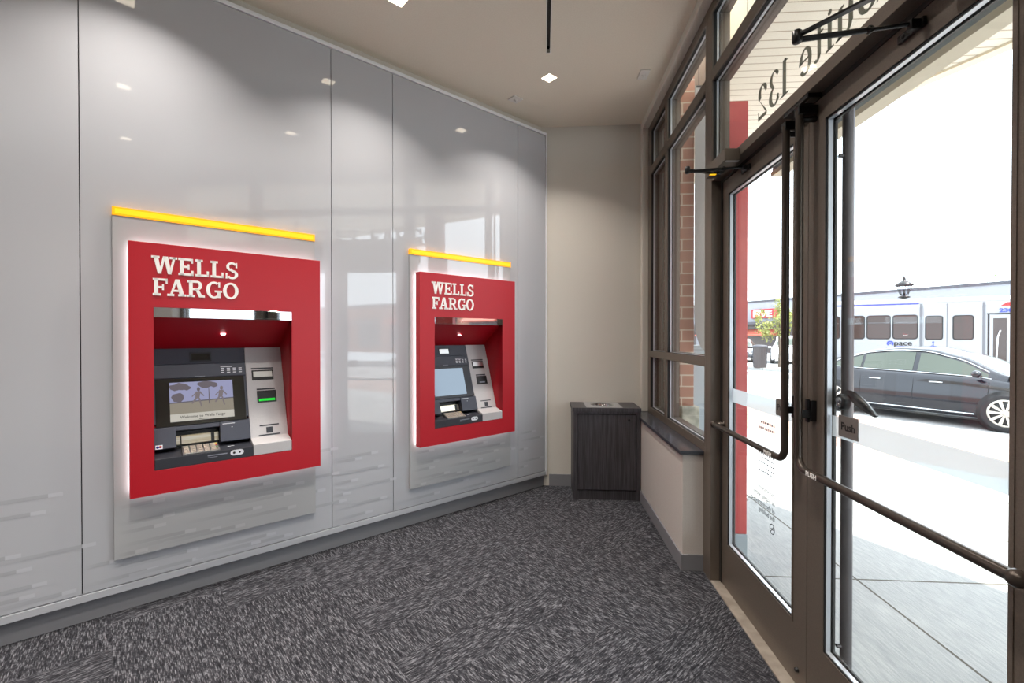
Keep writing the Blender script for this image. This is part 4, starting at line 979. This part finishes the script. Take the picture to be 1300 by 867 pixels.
bb.grid(rws, False, closed=True); bb.add(rws[0], [tuple(range(10))]); bb.add(rws[-1], [tuple(range(9, -1, -1))]); bb.build('body', M['bus_white'], bus, bevel=.02)
def rrect(x0, x1, z0, z1, r, k=5):
    out = []
    for cx, cz, a0 in ((x1 - r, z1 - r, 0), (x0 + r, z1 - r, 90), (x0 + r, z0 + r, 180), (x1 - r, z0 + r, 270)):
        out += [(cx + r * math.cos(math.radians(a0 + 90 * i / k)), cz + r * math.sin(math.radians(a0 + 90 * i / k))) for i in range(k + 1)]
    return out
bf = lambda u, v, w: (u, by(w), v)
for k in range(4):
    x1 = -.10 - k * .745; x0 = x1 - .70
    fr_ = MB().prism(rrect(x0, x1, 1.60, 2.47, .10), bf, .0, .012).build('window_frame', M['ink'], bus)
    MB().prism(rrect(x0 + .03, x1 - .03, 1.63, 2.44, .08), bf, .012, .016).build('window_pane', M['bus_glass'], fr_)
    MB().box(x0 + .05, x1 - .05, by(.016), by(.020), 2.19, 2.205).build('window_bar', M['bus_trim'], fr_)
for (x0, x1, wx0, wx1) in ((.05, .645, .085, .555), (.665, 1.52, .795, 1.32)):
    d_ = MB().prism(rrect(x0, x1, .75, 2.80, .03), bf, .0, .014).build('lift_door', M['bus_white'], bus)
    f_ = MB().prism(rrect(wx0, wx1, 1.58, 2.42, .09), bf, .014, .024).build('window_frame', M['ink'], d_)
    MB().prism(rrect(wx0 + .03, wx1 - .03, 1.61, 2.39, .07), bf, .024, .028).build('window_pane', M['bus_glass'], d_)
for (xa, xb) in ((-.05, .02), (.648, .663), (1.54, 1.60)):
    MB().box(xa, xb, by(0), by(.012), .5, 2.84).build('door_seal', M['bus_trim'], bus)
MB().box(-3.2, -.08, by(0), by(.008), 2.835, 2.87).build('blue_stripe', M['bus_blue'], bus)
MB().box(-3.2, 3.5, by(0.0), by(.03), 2.885, 2.91).build('drip_rail', M['bus_white'], bus)
ed = MB()
for q in ((1.70, 1.78, .5, 2.40), (2.10, 2.20, .5, 2.40), (1.78, 2.10, 2.30, 2.40)): ed.box(q[0], q[1], by(0), by(.02), q[2], q[3])
ed = ed.build('entry_door', M['bus_white'], bus)
MB().box(1.78, 2.10, by(.0), by(.006), .5, 2.30).build('door_pane', M['bus_glass'], ed)
MB().box(1.64, 3.2, by(0), by(.016), 2.43, 2.47).build('door_header', M['ink'], bus)
MB().box(1.655, 1.69, by(0), by(.012), .5, 2.43).build('door_post', M['ink'], bus)
MB().tube([(1.86, by(.03), 1.0), (1.89, by(.03), 1.7), (1.95, by(.03), 1.9)], .02, 8).build('grab_rail', M['icon'], bus)
def btxt(name, body, x, z, size, m, xs=1.0, bold=0.0):
    text(name, body, size, lambda u, v, w: (x + u, by(.016 + w), z + v), m, bus, .002, 'LEFT', xs, bold=bold)
btxt('bus_lettering', 'pace', -.76, 1.38, .25, M['ink'], 1.1, .003)
rg_ = MB(); [rg_.prism(pl, bf, .012, .018) for pl in arc(-.86, 1.45, .095, .095, -50, 230, .04, .04, 18)]; [rg_.prism(pl, bf, .012, .018) for pl in arc(-.86, 1.45, .028, .028, 0, 360, .027, .027, 10)]
rg_.build('logo_ring', M['bus_blue'], bus)
MB().prism(rrect(-.70, -.17, 1.28, 1.345, .03), bf, .012, .018).build('web_strip', M['bus_blue'], bus)
btxt('fleet_number', '230', 1.92, 2.50, .17, M['bus_blue'], 1.25, .006)
wc = MB(); [wc.prism(pl, bf, .014, .02) for pl in arc(.31, 1.31, .09, .09, 100, 360, .022, .022, 14)]
wc.prism([(.29, 1.34), (.315, 1.34), (.315, 1.46), (.29, 1.46)], bf, .014, .02); wc.prism([(.30, 1.34), (.30, 1.365), (.38, 1.365), (.38, 1.34)], bf, .014, .02); wc.prism([(.365, 1.35), (.39, 1.35), (.44, 1.25), (.415, 1.25)], bf, .014, .02)
[wc.prism(pl, bf, .014, .02) for pl in arc(.302, 1.50, .028, .028, 0, 360, .028, .028, 10)]
wc.build('wheelchair_symbol', M['bus_blue'], bus)
MB().prism([(1.95, 2.70), (2.4, 2.70), (2.4, 2.82), (2.11, 2.82)], bf, .0, .006).build('red_roundel', M['tail'], bus)
for x in (-2.3, 2.9):
    w = MB().lathe([(0, .02), (.3, .02), (.46, 0), (.46, -.3)], (x, by(-.03), .46), 28, 'y').build('wheel', M['tyre'], bus)

# ------------------------------------------------------------------ far side of the street
fb = thing('shopping_building', 'long white single-storey shop building far across the street', 'building', st(45, 18, -.05), SANG)
# local x along street (away), local y = into the building is away from camera
ysg = 1 if Vector((-math.sin(SANG), math.cos(SANG), 0)).dot(SNm) > 0 else -1
def fy(w): return ysg * w
M['stucco'] = mat('white_stucco', rgb(146, 148, 156), .8)
M['cap'] = mat('dark_parapet_cap', rgb(70, 70, 78), .6)
M['shopdark'] = mat('dark_shop_glass', rgb(74, 66, 66), .3)
M['awning'] = mat('orange_red_awning', rgb(170, 84, 66), .7)
MB().box(-45, 50, fy(0), fy(12), 3.25, 5.35).build('upper_wall', M['stucco'], fb)
MB().box(-45, 50, fy(-.08), fy(12), 5.35, 5.55).build('parapet_cap', M['cap'], fb)
MB().box(-45, 50, fy(-.9), fy(0.4), 3.0, 3.25).build('ledge', M['cap'], fb)
MB().box(-45, 50, fy(.3), fy(12), 0, 3.25).build('shop_glass', M['shopdark'], fb)
for x in range(-44, 50, 6): MB().box(x, x + .5, fy(0), fy(.3), 0, 3.0).build('pilaster', M['stucco'], fb)
for x in range(-43, 50, 6):
    a_ = MB(); a_.prism([(0, 2.5), (-1.3, 1.9), (-1.3, 1.8), (0, 1.8)], lambda u, v, w: (w, fy(u), v), x + .8, x + 4.6); a_.build('awning', M['awning'], fb)
# FIVE sign
s0 = 21.2 
fs_ = thing('shop_sign', 'red shop sign reading FIVE on the white building behind the tree', 'sign', st(44.9, 32.8, 3.72), SANG)
# its near end in the photo is the reading end, so text runs towards -x
MB().box(-2.75, .2, fy(-.1), fy(.09), -.12, .82).build('sign_board', mat('sign_red', rgb(176, 36, 46), .5), fs_)
text('sign_lettering', 'FIVE', .95, lambda u, v, w: (-u - .0, fy(-.12 - w), v), M['letter'], fs_, .01, 'LEFT', 1.25, bold=.03)

def tree(name, label, loc, trunk_h, cr, n, seed, leafc, grp=None, sq=1.0):
    rr = random.Random(seed); t = thing(name, label, 'tree', loc, 0, grp)
    tb = MB(); tb.tube([(0, 0, 0), (.02, .01, trunk_h * .5), (-.02, .02, trunk_h), (0, 0, trunk_h + cr * .8)], [.09, .075, .06, .03], 10)
    for k in range(7):
        a = rr.uniform(0, 2 * PI); h = trunk_h + rr.uniform(-.2, .6) * cr * .5; tb.tube([(0, 0, h), (math.cos(a) * cr * .4, math.sin(a) * cr * .4, h + cr * .35), (math.cos(a) * cr * .75, math.sin(a) * cr * .75, h + cr * .55)], [.035, .022, .01], 6)
    tb.build('trunk', M['bark'], t)
    lf = MB()
    clumps = [(rr.gauss(0, .42) * cr, rr.gauss(0, .42) * cr, trunk_h + cr * .75 * sq + rr.gauss(0, .42) * cr * sq, rr.uniform(.18, .36) * cr) for _ in range(22)]
    for i in range(n):
        cx, cy, cz, r_ = clumps[i % 22]; d = Vector((rr.gauss(0, 1), rr.gauss(0, 1), rr.gauss(0, 1))).normalized() * r_ * rr.random() ** .4
        p = Vector((cx, cy, cz)) + d; s = rr.uniform(.05, .1) * (cr / 1.6) ** .5
        u = Vector((rr.gauss(0, 1), rr.gauss(0, 1), rr.gauss(0, 1))).normalized(); v = u.cross(Vector((rr.gauss(0, 1), rr.gauss(0, 1), rr.gauss(0, 1)))).normalized()
        lf.add([p - u * s, p - v * s * .5, p + u * s, p + v * s * .5], [(0, 1, 2, 3)])
    lf.build('foliage', leafc, t); return t
M['bark'] = noise_col(mat('tree_bark', rgb(90, 78, 66), .9), rgb(70, 60, 50), rgb(110, 96, 82), (20, 20, 4))
def leafm(name, a, b):
    m = noise_col(mat(name, a, .6), a, b, (6, 6, 6), 2); return m
M['leaf_y'] = leafm('yellow_green_leaves', rgb(118, 128, 62), rgb(150, 148, 76)); M['leaf_g'] = leafm('green_leaves', rgb(96, 124, 70), rgb(130, 150, 84))
tree('street_tree', 'young tree with yellow-green leaves by the far curb before the FIVE sign', ld_(13.95, 24.0, 0), 1.65, 1.12, 1900, 3, M['leaf_y'])
tree('roof_line_tree', 'green treetop above the white building, behind the lamp post', st(60, 14, 0), 4.2, 2.7, 1800, 5, M['leaf_g'])
tree('roof_line_tree', 'green treetop above the left end of the white building by the red fin', st(60, 62, 0), 4.6, 3.0, 1500, 6, M['leaf_g'])
tree('roof_line_tree', 'green treetop above the white building at the right door edge', st(60, -16, 0), 5.2, 3.0, 1500, 8, M['leaf_g'])
# street bin
tb_ = thing('street_bin', 'dark ribbed street litter bin on the far curb before the white car', 'litter bin', ld_(12.65, 23.5, 0))
w = MB(); w.lathe([(0, 0), (.27, 0), (.30, .05), (.31, 1.05)], (0, 0, 0), 24); w.build('bin_body', M['shopdark'], tb_)
MB().lathe([(.33, 1.05), (.34, 1.10), (.30, 1.16), (.12, 1.18), (0, 1.18)], (0, 0, 0), 24).build('bin_lid', M['cap'], tb_)
rb_ = MB()
for k in range(20):
    a = 2 * PI * k / 20; rb_.tube([(.305 * math.cos(a), .305 * math.sin(a), .06), (.32 * math.cos(a), .32 * math.sin(a), 1.05)], .012, 5)
rb_.build('bin_slats', M['cap'], tb_)
# lamp post
lp = thing('street_lamp', 'dark lantern-style street lamp rising above the bus roof', 'street lamp', ld_(15.9, 18.7, -.0))
MB().lathe([(0, 0), (.2, 0), (.2, .15), (.12, .3), (.08, .5), (.055, .6), (.045, 2.7), (.07, 2.75), (.05, 2.8), (.06, 3.12), (.20, 3.16), (.20, 3.2), (.1, 3.25), (0, 3.25)], (0, 0, 0), 16).build('post', M['iron'], lp)
MB().lathe([(.09, 3.25), (.14, 3.32), (.25, 3.62), (.26, 3.66)], (0, 0, 0), 8, smooth=False).build('lantern_glass', M['glass_far'], lp)
cg = MB()
for k in range(8):
    a = 2 * PI * k / 8; cg.tube([(.12 * math.cos(a), .12 * math.sin(a), 3.27), (.265 * math.cos(a), .265 * math.sin(a), 3.66)], .012, 5)
cg.build('lantern_cage', M['iron'], lp)
MB().lathe([(.30, 3.64), (.31, 3.68), (.22, 3.76), (.10, 3.84), (.05, 3.86), (.06, 3.92), (.03, 3.98), (.02, 4.05), (0, 4.1)], (0, 0, 0), 16).build('lantern_roof', M['iron'], lp)
MB().lathe([(0, 3.26), (.05, 3.28), (.035, 3.45), (0, 3.5)], (0, 0, 0), 10).build('burner', M['iron'], lp)
# brick row across the street, to the right of the view, mirrored in the machines
br_ = thing('brick_building', 'brown brick row across the street, right of the view, seen in reflections', 'building', st(31, -20, -.05), SANG)
MB().box(-28, 22, fy(0), fy(10), 0, 4.9).build('brick_wall', M['brick_far'], br_)
MB().box(-28, 22.1, fy(-.2), fy(10), 4.9, 5.15).build('cornice', M['cap'], br_)
for k in range(9):
    x = -26.5 + k * 5.2
    f_ = MB().box(x, x + 3.6, fy(-.04), fy(0), .5, 3.0).build('shop_window', M['shopdark'], br_)
    MB().prism([(0, 3.6), (-1.2, 3.1), (-1.2, 3.0), (0, 3.0)], lambda u, v, w: (w, fy(u), v), x - .1, x + 3.7).build('awning', M['awning'] if k % 2 else M['cap'], br_)

# ------------------------------------------------------------------ light
w = bpy.data.worlds.new('sky'); sc.world = w; w.use_nodes = True
bg = w.node_tree.nodes['Background']; bg.inputs['Color'].default_value = (0.84, 0.92, 1.0, 1); bg.inputs['Strength'].default_value = 4.7
sd = bpy.data.lights.new('sun', 'SUN'); sd.energy = 13; sd.angle = math.radians(0.6); sd.color = (1.0, 0.95, 0.88)
so = bpy.data.objects.new('sun', sd); COL.objects.link(so)
perp = Vector((.90, .43, 0)); along = Vector((-.43, .90, 0))
to_sun = perp * .27 - along * .40 + Vector((0, 0, 1))
so.rotation_euler = to_sun.to_track_quat('Z', 'Y').to_euler(); so.location = (10, 0, 20)

# ------------------------------------------------------------------ camera
cd = bpy.data.cameras.new('camera'); cd.sensor_width = 36; cd.lens = 585 / 1300 * 36; cd.clip_start = 0.05; cd.clip_end = 400
cam = bpy.data.objects.new('camera', cd); COL.objects.link(cam); cam.location = (0, 0, 1.53)
cam.rotation_euler = (math.radians(90 - 0.45), 0, YAW)
sc.camera = cam
vs_ = sc.view_settings; vs_.view_transform = 'Standard'; vs_.look = 'None'; vs_.gamma = 1; vs_.use_curve_mapping = False; vs_.exposure = 0.15
sc.cycles.max_bounces = 10; sc.cycles.diffuse_bounces = 5; sc.cycles.glossy_bounces = 5; sc.cycles.transparent_max_bounces = 16
sc.cycles.use_denoising = True; sc.cycles.sample_clamp_indirect = 6.0; sc.cycles.caustics_reflective = False; sc.cycles.caustics_refractive = False
